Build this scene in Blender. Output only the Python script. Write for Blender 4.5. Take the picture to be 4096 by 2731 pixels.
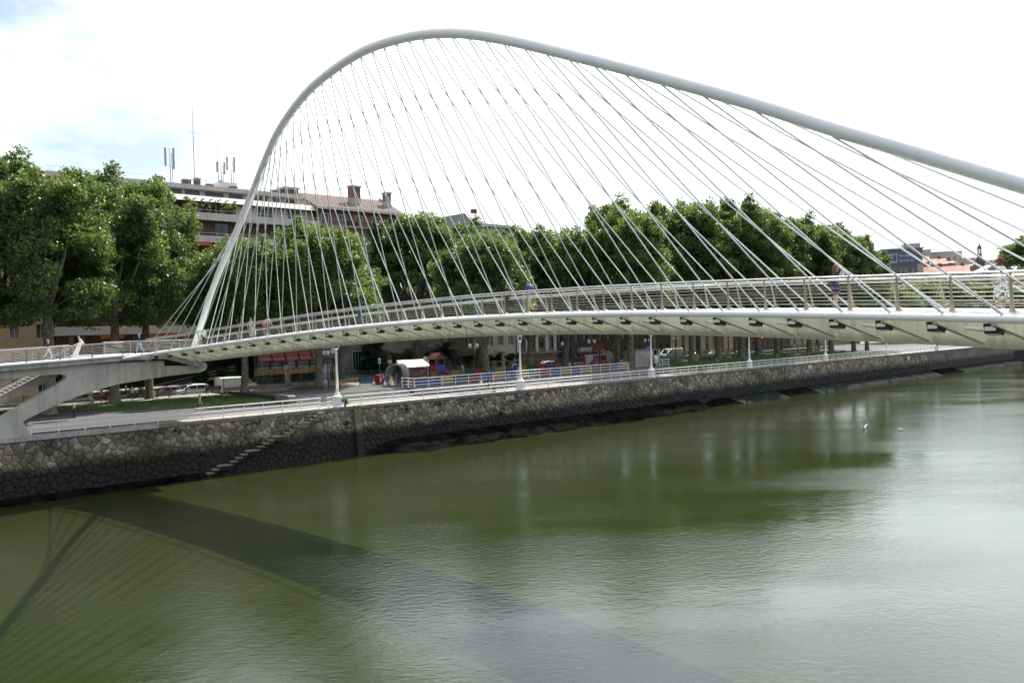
import bpy, bmesh, math, random
import numpy as np
from math import sin, cos, pi, radians
from mathutils import Vector, Matrix

sc = bpy.context.scene
for _o in list(bpy.data.objects):
    bpy.data.objects.remove(_o)
COL = sc.collection
random.seed(11)

# ---------------------------------------------------------------- camera
cam_d = bpy.data.cameras.new('camera')
cam_d.sensor_width = 36.0
cam_d.lens = 29.19
cam_d.clip_end = 6000
cam = bpy.data.objects.new('camera', cam_d)
COL.objects.link(cam)
cam.matrix_world = (Matrix.Translation((0, 0, 13.2)) @ Matrix.Rotation(radians(90 - 1.08), 4, 'X')
                    @ Matrix.Rotation(radians(-1.4), 4, 'Z'))
sc.camera = cam

# ---------------------------------------------------------------- sky, sun, exposure
SUN_AZ, SUN_EL = radians(20), radians(50)      # azimuth to the right of the view axis
world = bpy.data.worlds.new('World')
sc.world = world
world.use_nodes = True
wn, wl = world.node_tree.nodes, world.node_tree.links
wn.clear()
w_out = wn.new('ShaderNodeOutputWorld')
sky = wn.new('ShaderNodeTexSky')
sky.sky_type = 'NISHITA'
sky.sun_disc = False
sky.sun_elevation = SUN_EL
sky.sun_rotation = SUN_AZ
sky.air_density = 1.0
sky.dust_density = 1.6
bg_sky = wn.new('ShaderNodeBackground')
bg_sky.inputs['Strength'].default_value = 0.09
wl.new(sky.outputs[0], bg_sky.inputs['Color'])
bg_cl = wn.new('ShaderNodeBackground')
bg_cl.inputs['Color'].default_value = (0.91, 0.955, 1.0, 1)
bg_cl.inputs['Strength'].default_value = 0.62
geo = wn.new('ShaderNodeTexCoord')
sep = wn.new('ShaderNodeSeparateXYZ')
wl.new(geo.outputs['Generated'], sep.inputs[0])
zc = wn.new('ShaderNodeMath'); zc.operation = 'MAXIMUM'; zc.inputs[1].default_value = 0.0
wl.new(sep.outputs['Z'], zc.inputs[0])
zp = wn.new('ShaderNodeMath'); zp.operation = 'ADD'; zp.inputs[1].default_value = 0.22
wl.new(zc.outputs[0], zp.inputs[0])
div = wn.new('ShaderNodeVectorMath'); div.operation = 'DIVIDE'
comb = wn.new('ShaderNodeCombineXYZ')
for k_ in range(3):
    wl.new(zp.outputs[0], comb.inputs[k_])
wl.new(geo.outputs['Generated'], div.inputs[0])
wl.new(comb.outputs[0], div.inputs[1])
cn = wn.new('ShaderNodeTexNoise')
cn.inputs['Scale'].default_value = 1.35
cn.inputs['Detail'].default_value = 7.0
cn.inputs['Roughness'].default_value = 0.55
mp = wn.new('ShaderNodeMapping'); mp.inputs['Location'].default_value = (3.3, 1.7, 0.0)
wl.new(div.outputs[0], mp.inputs['Vector'])
wl.new(mp.outputs[0], cn.inputs['Vector'])
cr = wn.new('ShaderNodeValToRGB')
cr.color_ramp.elements[0].position = 0.38
cr.color_ramp.elements[1].position = 0.56
cr.color_ramp.elements[0].color = (0.12, 0.12, 0.12, 1)
wl.new(cn.outputs['Fac'], cr.inputs['Fac'])
mixw = wn.new('ShaderNodeMixShader')
wl.new(cr.outputs['Color'], mixw.inputs['Fac'])
wl.new(bg_sky.outputs[0], mixw.inputs[1])
wl.new(bg_cl.outputs[0], mixw.inputs[2])
wl.new(mixw.outputs[0], w_out.inputs['Surface'])

# clouds brighten towards the sun, as thin cloud does
sdot = wn.new('ShaderNodeVectorMath'); sdot.operation = 'DOT_PRODUCT'
sdot.inputs[1].default_value = (sin(SUN_AZ) * cos(SUN_EL), cos(SUN_AZ) * cos(SUN_EL), sin(SUN_EL))
wl.new(geo.outputs['Generated'], sdot.inputs[0])
smx = wn.new('ShaderNodeMath'); smx.operation = 'MAXIMUM'; smx.inputs[1].default_value = 0.0
wl.new(sdot.outputs['Value'], smx.inputs[0])
spw = wn.new('ShaderNodeMath'); spw.operation = 'POWER'; spw.inputs[1].default_value = 4.0
wl.new(smx.outputs[0], spw.inputs[0])
sma = wn.new('ShaderNodeMath'); sma.operation = 'MULTIPLY_ADD'; sma.inputs[1].default_value = 2.5; sma.inputs[2].default_value = 0.53
wl.new(spw.outputs[0], sma.inputs[0])
wl.new(sma.outputs[0], bg_cl.inputs['Strength'])

sun_d = bpy.data.lights.new('sun', 'SUN')
sun_d.energy = 4.8
sun_d.angle = radians(0.55)
sun_d.color = (1.0, 0.955, 0.88)
sun = bpy.data.objects.new('sun', sun_d)
COL.objects.link(sun)
_d = Vector((sin(SUN_AZ) * cos(SUN_EL), cos(SUN_AZ) * cos(SUN_EL), sin(SUN_EL)))
sun.rotation_euler = _d.to_track_quat('Z', 'Y').to_euler()
sun.location = (20, 60, 90)
sc.view_settings.view_transform = 'Standard'
sc.view_settings.look = 'None'
sc.view_settings.gamma = 1.0
sc.view_settings.use_curve_mapping = False
sc.view_settings.exposure = 0.88
sc.render.engine = 'CYCLES'
sc.cycles.max_bounces = 6
sc.cycles.diffuse_bounces = 3
sc.cycles.glossy_bounces = 3
sc.cycles.transmission_bounces = 4
sc.cycles.transparent_max_bounces = 8
sc.cycles.sample_clamp_indirect = 4.0
sc.cycles.use_denoising = True

# ---------------------------------------------------------------- materials
def mat(name, col, rough=0.7, metal=0.0, var=0.15, scale=1.2, bump=0.0, bscale=8.0, col2=None, streak=0.0, spec=0.5, island=0.0, trans=0.0):
    """Principled surface with two scales of procedural mottling, optional vertical streaks and bump."""
    m = bpy.data.materials.new(name); m.use_nodes = True
    nt = m.node_tree; n, l = nt.nodes, nt.links
    b = n['Principled BSDF']
    b.inputs['Roughness'].default_value = rough
    b.inputs['Metallic'].default_value = metal
    b.inputs['Specular IOR Level'].default_value = spec
    g = n.new('ShaderNodeNewGeometry')
    vec = g.outputs['Position']
    nz = n.new('ShaderNodeTexNoise'); nz.inputs['Scale'].default_value = scale
    nz.inputs['Detail'].default_value = 6; nz.inputs['Roughness'].default_value = 0.62
    l.new(vec, nz.inputs['Vector'])
    mix = n.new('ShaderNodeMix'); mix.data_type = 'RGBA'
    dark = [max(0, c * (1 - var * 1.6)) for c in col]
    lite = [min(1, c * (1 + var)) for c in col]
    if col2: dark, lite = col2, col
    mix.inputs['A'].default_value = (*dark, 1); mix.inputs['B'].default_value = (*lite, 1)
    rp = n.new('ShaderNodeMapRange'); rp.inputs['From Min'].default_value = 0.33; rp.inputs['From Max'].default_value = 0.67
    l.new(nz.outputs['Fac'], rp.inputs['Value'])
    l.new(rp.outputs[0], mix.inputs['Factor'])
    out = mix.outputs['Result']
    if streak > 0:
        mpn = n.new('ShaderNodeMapping'); mpn.inputs['Scale'].default_value = (2.6, 2.6, 0.16)
        l.new(vec, mpn.inputs['Vector'])
        ns = n.new('ShaderNodeTexNoise'); ns.inputs['Scale'].default_value = 1.0; ns.inputs['Detail'].default_value = 5
        l.new(mpn.outputs[0], ns.inputs['Vector'])
        r2 = n.new('ShaderNodeMapRange'); r2.inputs['From Min'].default_value = 0.52; r2.inputs['From Max'].default_value = 0.72
        r2.inputs['To Max'].default_value = streak
        l.new(ns.outputs['Fac'], r2.inputs['Value'])
        mx = n.new('ShaderNodeMix'); mx.data_type = 'RGBA'
        mx.inputs['B'].default_value = (col[0] * 0.32, col[1] * 0.28, col[2] * 0.22, 1)
        l.new(out, mx.inputs['A']); l.new(r2.outputs[0], mx.inputs['Factor'])
        out = mx.outputs['Result']
    if island > 0:
        hs = n.new('ShaderNodeHueSaturation')
        r3 = n.new('ShaderNodeMapRange'); r3.inputs['To Min'].default_value = 1 - island; r3.inputs['To Max'].default_value = 1 + island
        oi = n.new('ShaderNodeObjectInfo')
        ad = n.new('ShaderNodeMath'); ad.operation = 'ADD'; fr = n.new('ShaderNodeMath'); fr.operation = 'FRACT'
        l.new(g.outputs['Random Per Island'], ad.inputs[0]); l.new(oi.outputs['Random'], ad.inputs[1])
        l.new(ad.outputs[0], fr.inputs[0]); l.new(fr.outputs[0], r3.inputs['Value'])
        l.new(r3.outputs[0], hs.inputs['Value']); l.new(out, hs.inputs['Color'])
        out = hs.outputs['Color']
    l.new(out, b.inputs['Base Color'])
    if trans > 0:
        b.inputs['Transmission Weight'].default_value = trans
    if bump > 0:
        nb = n.new('ShaderNodeTexNoise'); nb.inputs['Scale'].default_value = bscale; nb.inputs['Detail'].default_value = 5
        l.new(vec, nb.inputs['Vector'])
        bp = n.new('ShaderNodeBump'); bp.inputs['Strength'].default_value = 0.6; bp.inputs['Distance'].default_value = bump
        l.new(nb.outputs['Fac'], bp.inputs['Height']); l.new(bp.outputs[0], b.inputs['Normal'])
    return m

def leaf_mat(name, col, tcol, gloss=0.47):
    m = bpy.data.materials.new(name); m.use_nodes = True
    n, l = m.node_tree.nodes, m.node_tree.links
    b = n['Principled BSDF']; o = n['Material Output']
    b.inputs['Roughness'].default_value = gloss
    b.inputs['Specular IOR Level'].default_value = 0.42
    g = n.new('ShaderNodeNewGeometry'); oi = n.new('ShaderNodeObjectInfo')
    nz = n.new('ShaderNodeTexNoise'); nz.inputs['Scale'].default_value = 0.35; nz.inputs['Detail'].default_value = 3
    l.new(g.outputs['Position'], nz.inputs['Vector'])
    a = n.new('ShaderNodeMath'); a.operation = 'MULTIPLY_ADD'; a.inputs[1].default_value = 0.55
    l.new(g.outputs['Random Per Island'], a.inputs[0]); l.new(nz.outputs['Fac'], a.inputs[2])
    a2 = n.new('ShaderNodeMath'); a2.operation = 'MULTIPLY_ADD'; a2.inputs[1].default_value = 0.25
    l.new(oi.outputs['Random'], a2.inputs[0]); l.new(a.outputs[0], a2.inputs[2])
    def ramp(c):
        mx = n.new('ShaderNodeMix'); mx.data_type = 'RGBA'
        mx.inputs['A'].default_value = (c[0] * 0.62, c[1] * 0.68, c[2] * 0.8, 1)
        mx.inputs['B'].default_value = (c[0] * 1.28, c[1] * 1.25, c[2] * 1.05, 1)
        mr = n.new('ShaderNodeMapRange'); mr.inputs['From Min'].default_value = 0.5; mr.inputs['From Max'].default_value = 1.2
        l.new(a2.outputs[0], mr.inputs['Value']); l.new(mr.outputs[0], mx.inputs['Factor'])
        return mx.outputs['Result']
    l.new(ramp(col), b.inputs['Base Color'])
    t = n.new('ShaderNodeBsdfTranslucent'); l.new(ramp(tcol), t.inputs['Color'])
    mx = n.new('ShaderNodeMixShader'); mx.inputs['Fac'].default_value = 0.4
    l.new(b.outputs[0], mx.inputs[1]); l.new(t.outputs[0], mx.inputs[2]); l.new(mx.outputs[0], o.inputs['Surface'])
    return m

M = {}
M['white_steel'] = mat('white painted steel', (0.90, 0.905, 0.915), 0.35, var=0.03, scale=0.5, streak=0.06)
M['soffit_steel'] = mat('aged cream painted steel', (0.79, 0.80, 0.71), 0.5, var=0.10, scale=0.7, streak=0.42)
M['stainless'] = mat('brushed stainless steel', (0.58, 0.56, 0.53), 0.3, 0.9, var=0.06)
M['post_steel'] = mat('weathered steel post', (0.36, 0.31, 0.25), 0.45, 0.5, var=0.15)
def glass_deck():
    m = mat('frosted glass decking', (0.66, 0.70, 0.67), 0.3, var=0.06, scale=2.0, island=0.05)
    n, l = m.node_tree.nodes, m.node_tree.links
    t = n.new('ShaderNodeBsdfTranslucent'); t.inputs['Color'].default_value = (0.82, 0.83, 0.77, 1)
    mx = n.new('ShaderNodeMixShader'); mx.inputs['Fac'].default_value = 0.52
    l.new(n['Principled BSDF'].outputs[0], mx.inputs[1]); l.new(t.outputs[0], mx.inputs[2]); l.new(mx.outputs[0], n['Material Output'].inputs['Surface'])
    return m
M['deck_glass'] = glass_deck()
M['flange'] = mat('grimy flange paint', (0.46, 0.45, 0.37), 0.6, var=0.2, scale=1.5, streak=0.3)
M['hanger'] = mat('grey-white hanger rod', (0.66, 0.67, 0.69), 0.4, var=0.05)
M['mast'] = mat('weathered mast metal', (0.22, 0.22, 0.23), 0.5, 0.3, var=0.15)
M['wire'] = mat('thin steel cable', (0.42, 0.40, 0.37), 0.4, 0.6, var=0.1)
M['dark_lamp'] = mat('dark floodlight metal', (0.05, 0.045, 0.035), 0.3, 0.6, var=0.1)
M['lens'] = mat('floodlight glass', (0.55, 0.55, 0.5), 0.08, 0.4, var=0.05)
M['concrete'] = mat('stained board-marked concrete', (0.50, 0.48, 0.43), 0.85, var=0.12, scale=0.5, bump=0.02, bscale=5, streak=0.55)
M['slab_edge'] = mat('grey slab edge', (0.40, 0.39, 0.38), 0.8, var=0.2, scale=1.5, streak=0.3)
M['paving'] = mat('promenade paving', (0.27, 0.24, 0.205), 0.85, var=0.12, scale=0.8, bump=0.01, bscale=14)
M['tarmac'] = mat('grey walkway tarmac', (0.06, 0.058, 0.059), 0.9, var=0.12, scale=0.6, bump=0.008, bscale=20)  # walkway grey lowered further to carry the tree shade
M['asphalt'] = mat('road asphalt', (0.055, 0.055, 0.056), 0.9, var=0.2, scale=1.2)
M['earth'] = mat('bare ground', (0.14, 0.12, 0.09), 0.95, var=0.25, scale=0.1)
M['lawn_base'] = mat('lawn soil', (0.055, 0.085, 0.02), 0.95, var=0.35, scale=0.8)
M['step_stone'] = mat('grey step stone', (0.20, 0.19, 0.175), 0.85, var=0.2, scale=1.5)
M['mortar'] = None
M['white_paint'] = mat('white enamel', (0.86, 0.86, 0.84), 0.4, var=0.04, scale=3, streak=0.08)
M['black'] = mat('black metal', (0.02, 0.022, 0.022), 0.45, 0.2, var=0.1)
M['green_metal'] = mat('dark green painted iron', (0.03, 0.075, 0.055), 0.45, var=0.2)
M['globe'] = mat('opal lamp globe', (0.85, 0.85, 0.83), 0.12, var=0.02)
M['bark'] = mat('plane tree bark', (0.20, 0.18, 0.14), 0.9, scale=2.2, col2=(0.075, 0.065, 0.05), bump=0.03, bscale=6)
M['leaf'] = leaf_mat('plane leaf', (0.074, 0.110, 0.037), (0.17, 0.24, 0.045))
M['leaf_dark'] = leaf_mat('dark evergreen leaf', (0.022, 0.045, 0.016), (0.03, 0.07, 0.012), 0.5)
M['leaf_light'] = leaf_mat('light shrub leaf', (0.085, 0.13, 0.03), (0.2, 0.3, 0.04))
M['grass'] = leaf_mat('grass blade', (0.06, 0.11, 0.02), (0.12, 0.22, 0.02), 0.6)
M['wood'] = mat('brown bench timber', (0.16, 0.06, 0.035), 0.6, var=0.25, scale=3)
M['redwood'] = mat('reddish play timber', (0.17, 0.055, 0.04), 0.6, var=0.2, scale=3)
M['rubber'] = mat('tyre rubber', (0.018, 0.018, 0.018), 0.85)
M['glass_dark'] = mat('dark window glass', (0.025, 0.032, 0.036), 0.06, var=0.3, scale=0.5, spec=0.8)
M['glass_grey'] = mat('curtained window glass', (0.16, 0.17, 0.16), 0.12, var=0.5, scale=0.6, spec=0.7)
M['frame_white'] = mat('white window frame', (0.6, 0.6, 0.57), 0.5, var=0.05)
M['frame_dark'] = mat('dark window frame', (0.08, 0.05, 0.04), 0.5, var=0.1)
COLM = {}
def cm(r, g, b, rough=0.75):
    key = (round(r, 3), round(g, 3), round(b, 3), rough)
    if key not in COLM:
        COLM[key] = mat('plain colour %d' % (len(COLM) + 1), (r, g, b), rough, var=0.08, scale=4)
    return COLM[key]

# ---------------------------------------------------------------- mesh builder
class MB:
    def __init__(self):
        self.v, self.f, self.m = [], [], []
    def add(self, vs, fs, mi=0):
        o = len(self.v)
        self.v += [tuple(p) for p in vs]
        for f in fs:
            self.f.append(tuple(i + o for i in f)); self.m.append(mi)
        return self
    def box(self, x0, x1, y0, y1, z0, z1, mi=0):
        return self.add([(x0, y0, z0), (x1, y0, z0), (x1, y1, z0), (x0, y1, z0), (x0, y0, z1), (x1, y0, z1), (x1, y1, z1), (x0, y1, z1)],
                        [(0, 3, 2, 1), (4, 5, 6, 7), (0, 1, 5, 4), (1, 2, 6, 5), (2, 3, 7, 6), (3, 0, 4, 7)], mi)
    def obox(self, c, size, rot=None, mi=0):
        hx, hy, hz = [s / 2 for s in size]
        R = rot if rot else Matrix.Identity(3)
        vs = [Vector(c) + R @ Vector((sx * hx, sy * hy, sz * hz)) for sz in (-1, 1) for sx, sy in ((-1, -1), (1, -1), (1, 1), (-1, 1))]
        return self.add(vs, [(0, 3, 2, 1), (4, 5, 6, 7), (0, 1, 5, 4), (1, 2, 6, 5), (2, 3, 7, 6), (3, 0, 4, 7)], mi)
    def bar(self, a, b, w, h, mi=0, up=(0, 0, 1)):
        a, b = Vector(a), Vector(b); d = (b - a)
        L = d.length; x = d / L; u = Vector(up)
        if abs(x.dot(u)) > 0.98: u = Vector((1, 0, 0))
        y = u.cross(x).normalized(); z = x.cross(y)
        R = Matrix((x, y, z)).transposed()
        return self.obox((a + b) / 2, (L, w, h), R, mi)
    def tube(self, pts, r, n=8, mi=0, cap=True):
        pts = [Vector(p) for p in pts]; k = len(pts)
        rs = r if isinstance(r, (list, tuple)) else [r] * k
        vs, fs = [], []
        t0 = (pts[1] - pts[0]).normalized()
        u = Vector((0, 0, 1)) if abs(t0.z) < 0.9 else Vector((1, 0, 0))
        a = (u - t0 * u.dot(t0)).normalized()
        for i, p in enumerate(pts):
            t = (pts[min(i + 1, k - 1)] - pts[max(i - 1, 0)]).normalized()
            a = (a - t * a.dot(t)).normalized(); b = t.cross(a)
            for j in range(n):
                th = 2 * pi * j / n
                vs.append(p + (a * cos(th) + b * sin(th)) * rs[i])
        for i in range(k - 1):
            for j in range(n):
                fs.append((i * n + j, i * n + (j + 1) % n, (i + 1) * n + (j + 1) % n, (i + 1) * n + j))
        if cap:
            fs.append(tuple(range(n - 1, -1, -1))); fs.append(tuple(range((k - 1) * n, k * n)))
        return self.add(vs, fs, mi)
    def lathe(self, prof, n=12, c=(0, 0, 0), mi=0, axis=None):
        vs, fs = [], []
        for r, z in prof:
            for j in range(n):
                th = 2 * pi * j / n
                p = Vector((r * cos(th), r * sin(th), z))
                if axis: p = axis @ p
                vs.append(Vector(c) + p)
        for i in range(len(prof) - 1):
            for j in range(n):
                fs.append((i * n + j, i * n + (j + 1) % n, (i + 1) * n + (j + 1) % n, (i + 1) * n + j))
        fs.append(tuple(range(n - 1, -1, -1))); fs.append(tuple(range((len(prof) - 1) * n, len(prof) * n)))
        return self.add(vs, fs, mi)
    def ball(self, c, rx, ry=None, rz=None, n=10, m=6, mi=0):
        ry = ry or rx; rz = rz or rx
        prof = [(max(0.02, sin(pi * i / m)), -cos(pi * i / m)) for i in range(m + 1)]
        return self.lathe(prof, n, c, mi, Matrix(((rx, 0, 0), (0, ry, 0), (0, 0, rz))))
    def prism(self, poly, ext, mi=0):
        """poly: 3D points of a planar outline; ext: extrusion vector"""
        k = len(poly); e = Vector(ext)
        vs = [Vector(p) for p in poly] + [Vector(p) + e for p in poly]
        fs = [tuple(range(k - 1, -1, -1)), tuple(range(k, 2 * k))]
        fs += [(i, (i + 1) % k, k + (i + 1) % k, k + i) for i in range(k)]
        return self.add(vs, fs, mi)
    def mesh(self, name, mats, smooth=False, off=None):
        me = bpy.data.meshes.new(name)
        v = self.v if off is None else [(p[0] - off[0], p[1] - off[1], p[2] - off[2]) for p in self.v]
        me.from_pydata(v, [], self.f)
        for m_ in (mats if isinstance(mats, (list, tuple)) else [mats]):
            me.materials.append(m_)
        if len(me.materials) > 1:
            me.polygons.foreach_set('material_index', self.m)
        if smooth:
            me.polygons.foreach_set('use_smooth', [True] * len(me.polygons))
            try: me.set_sharp_from_angle(angle=radians(42))
            except Exception: pass
        bm = bmesh.new(); bm.from_mesh(me); bmesh.ops.recalc_face_normals(bm, faces=bm.faces); bm.to_mesh(me); bm.free()
        me.update()
        return me
    def build(self, name, mats, parent=None, smooth=False, off=None):
        return link(name, self.mesh(name, mats, smooth, off), parent)

def link(name, me, parent=None):
    o = bpy.data.objects.new(name, me); COL.objects.link(o)
    if parent: o.parent = parent
    return o
def tag(o, label, cat=None, group=None, kind=None):
    if label: o['label'] = label
    if cat: o['category'] = cat
    if group: o['group'] = group
    if kind: o['kind'] = kind
    return o
def thing(name, label, cat, loc=(0, 0, 0), rz=0.0, group=None):
    o = bpy.data.objects.new(name, None); COL.objects.link(o)
    o.location = loc; o.rotation_euler = (0, 0, rz); o.empty_display_size = 0.3
    return tag(o, label, cat, group)
KIDS = {}
def copy_tree(o, parent=None):
    c = o.copy(); COL.objects.link(c)
    if parent: c.parent = parent
    for ch in list(o.children):
        copy_tree(ch, c)
    return c
def struct(name, mb, m, smooth=False):
    o = mb.build(name, m, None, smooth); o['kind'] = 'structure'; return o

# quay frame: s runs along the far quay to the right, n runs inland
QA = radians(42)
Q = Vector((sin(radians(48)), cos(radians(48)), 0)); N = Vector((-Q.y, Q.x, 0))
O0 = Vector((-18.46, 86.66, 0)) - 0.5 * N
def W(s, n, z=0.0):
    return O0 + Q * s + N * n + Vector((0, 0, z))
ORD = ['first', 'second', 'third', 'fourth', 'fifth', 'sixth', 'seventh', 'eighth', 'ninth', 'tenth', 'eleventh', 'twelfth', 'thirteenth',
       'fourteenth', 'fifteenth', 'sixteenth', 'seventeenth', 'eighteenth', 'nineteenth', 'twentieth', 'twenty-first', 'twenty-second', 'twenty-third', 'twenty-fourth', 'twenty-fifth', 'twenty-sixth']
ZP, ZU, ZR = 5.1, 5.75, 4.9       # promenade, upper terrace, street
# ================================================================ water, ground, walks
def water_mat():
    m = bpy.data.materials.new('murky green river water'); m.use_nodes = True
    n, l = m.node_tree.nodes, m.node_tree.links
    b = n['Principled BSDF']
    b.inputs['Base Color'].default_value = (0.062, 0.068, 0.019, 1)
    b.inputs['Roughness'].default_value = 0.035
    b.inputs['IOR'].default_value = 1.42
    g = n.new('ShaderNodeNewGeometry')
    nb = n.new('ShaderNodeTexNoise'); nb.inputs['Scale'].default_value = 0.06; nb.inputs['Detail'].default_value = 3
    mx = n.new('ShaderNodeMix'); mx.data_type = 'RGBA'
    mx.inputs['A'].default_value = (0.017, 0.0225, 0.007, 1); mx.inputs['B'].default_value = (0.025, 0.0305, 0.010, 1)
    l.new(g.outputs['Position'], nb.inputs['Vector']); l.new(nb.outputs['Fac'], mx.inputs['Factor']); l.new(mx.outputs['Result'], b.inputs['Base Color'])
    def nz(scale, sx, sy, detail, rot):
        mp = n.new('ShaderNodeMapping'); mp.inputs['Scale'].default_value = (sx, sy, 1); mp.inputs['Rotation'].default_value = (0, 0, rot)
        t = n.new('ShaderNodeTexNoise'); t.inputs['Scale'].default_value = scale; t.inputs['Detail'].default_value = detail
        t.inputs['Roughness'].default_value = 0.6
        l.new(g.outputs['Position'], mp.inputs['Vector']); l.new(mp.outputs[0], t.inputs['Vector'])
        return t.outputs['Fac']
    big = nz(1.1, 0.7, 1.0, 3, radians(-30))
    fine = nz(3.4, 0.6, 1.0, 6, radians(-20))
    wind = nz(0.045, 0.45, 1.3, 3, radians(18))
    wr = n.new('ShaderNodeMapRange'); wr.inputs['From Min'].default_value = 0.40; wr.inputs['From Max'].default_value = 0.62
    wr.inputs['To Min'].default_value = 0.35; wr.inputs['To Max'].default_value = 1.25
    l.new(wind, wr.inputs['Value'])
    f1 = n.new('ShaderNodeMath'); f1.operation = 'MULTIPLY'; l.new(fine, f1.inputs[0]); l.new(wr.outputs[0], f1.inputs[1])
    b1 = n.new('ShaderNodeBump'); b1.inputs['Strength'].default_value = 1.0; b1.inputs['Distance'].default_value = 0.012
    l.new(big, b1.inputs['Height'])
    b2 = n.new('ShaderNodeBump'); b2.inputs['Strength'].default_value = 1.0; b2.inputs['Distance'].default_value = 0.024
    l.new(f1.outputs[0], b2.inputs['Height']); l.new(b1.outputs[0], b2.inputs['Normal'])
    l.new(b2.outputs[0], b.inputs['Normal'])
    return m
M['water'] = water_mat()
mb = MB(); mb.add([(-2500, -1500, 0), (3000, -1500, 0), (3000, 3500, 0), (-2500, 3500, 0)], [(0, 1, 2, 3)])
struct('river_water', mb, M['water'])

def sheet(name, pts, z, m, thick=0.0):
    """flat polygon in quay coordinates"""
    mb = MB()
    if thick:
        mb.prism([W(s, n, z - thick) for s, n in pts], (0, 0, thick))
    else:
        mb.add([W(s, n, z) for s, n in pts], [tuple(range(len(pts)))])
    return struct(name, mb, m)
sheet('ground', [(-600, 0.45), (2600, 0.45), (2600, 2400), (-600, 2400)], 4.72, M['earth'])
sheet('promenade', [(-90, 0.45), (206, 0.45), (206, 26), (-90, 26)], ZP, M['tarmac'], 0.1)
sheet('quayside_sun_tint', [(-90, 0.55), (206, 0.55), (206, 2.9), (-90, 2.9)], ZP + 0.004, M['paving'])  # paler strip: the sunlit fringe of the promenade put into colour
sheet('bench_path', [(-90, 26.5), (-1.2, 26.5), (-1.2, 31), (-90, 31)], 5.4, M['paving'], 0.4)
sheet('road', [(-120, 31.5), (300, 31.5), (300, 40), (-120, 40)], ZR, M['asphalt'], 0.3)
sheet('pavement', [(-120, 40.0), (300, 40.0), (300, 46), (-120, 46)], ZR + 0.13, M['paving'], 0.4)
sheet('verge', [(-1.0, 27.6), (300, 27.6), (300, 31.4), (-1.0, 31.4)], ZR + 0.12, M['lawn_base'], 0.4)
mb = MB()
for k_ in range(0, 36):
    s0 = -80 + k_ * 7
    mb.add([W(s0, 35.6, ZR + 0.004), W(s0 + 3, 35.6, ZR + 0.004), W(s0 + 3, 35.75, ZR + 0.004), W(s0, 35.75, ZR + 0.004)], [(0, 1, 2, 3)])
o = struct('road_marking', mb, cm(0.75, 0.75, 0.72)); o['kind'] = 'stuff'; tag(o, 'dashed white centre line on the street behind the trees', 'road marking')

# terrace with steps at both ends
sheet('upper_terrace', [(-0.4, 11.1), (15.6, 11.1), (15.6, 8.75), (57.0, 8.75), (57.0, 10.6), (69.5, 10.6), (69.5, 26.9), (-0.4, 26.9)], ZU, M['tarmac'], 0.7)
sheet('terrace_sun_tint', [(1.0, 20.6), (17.0, 20.6), (17.0, 26.4), (1.0, 26.4)], ZU + 0.004, M['paving'])  # pale sheet painted where a patch of sun falls on the terrace
def steps(name, label, s0, s1, n0, k, run, z0, z1):
    t = thing(name, label, 'steps', W(s0, n0, z0), QA)
    dz = (z1 - z0) / k
    for i in range(k - 0):
        MB().box(0, s1 - s0, i * run, k * run - 0.003, i * dz, (i + 1) * dz - (0.003 if i == k - 1 else 0)).build('step', M['step_stone'], t)
    return t
steps('terrace_steps', 'wide grey stone steps rising from the quay path behind the nearest white lamp post', -0.4, 15.55, 9.0, 4, 0.52, ZP, ZU)
steps('terrace_steps', 'wide grey stone steps in front of the grey toilet cabin', 57.05, 69.5, 8.9, 4, 0.42, ZP, ZU)
t = thing('step_cheek_wall', 'low concrete cheek wall at the left end of the terrace steps beside the lawn', 'wall', W(-1.3, 8.6, ZP), QA)
MB().prism([(0, 0, 0), (0, 0, 0.85), (0, 0.6, 0.95), (0, 3.4, 0.95), (0, 3.4, 0)], (0.9, 0, 0)).build('wall_block', M['step_stone'], t)
t = thing('terrace_wall', 'low grey retaining wall under the upper white railing by the playground', 'wall', W(15.6, 8.45, ZP), QA)
MB().box(0, 41.4, 0, 0.3, 0, 0.62).build('wall_face', M['slab_edge'], t)
MB().box(-0.05, 41.45, -0.06, 0.34, 0.62, 0.74).build('coping', M['step_stone'], t)

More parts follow.
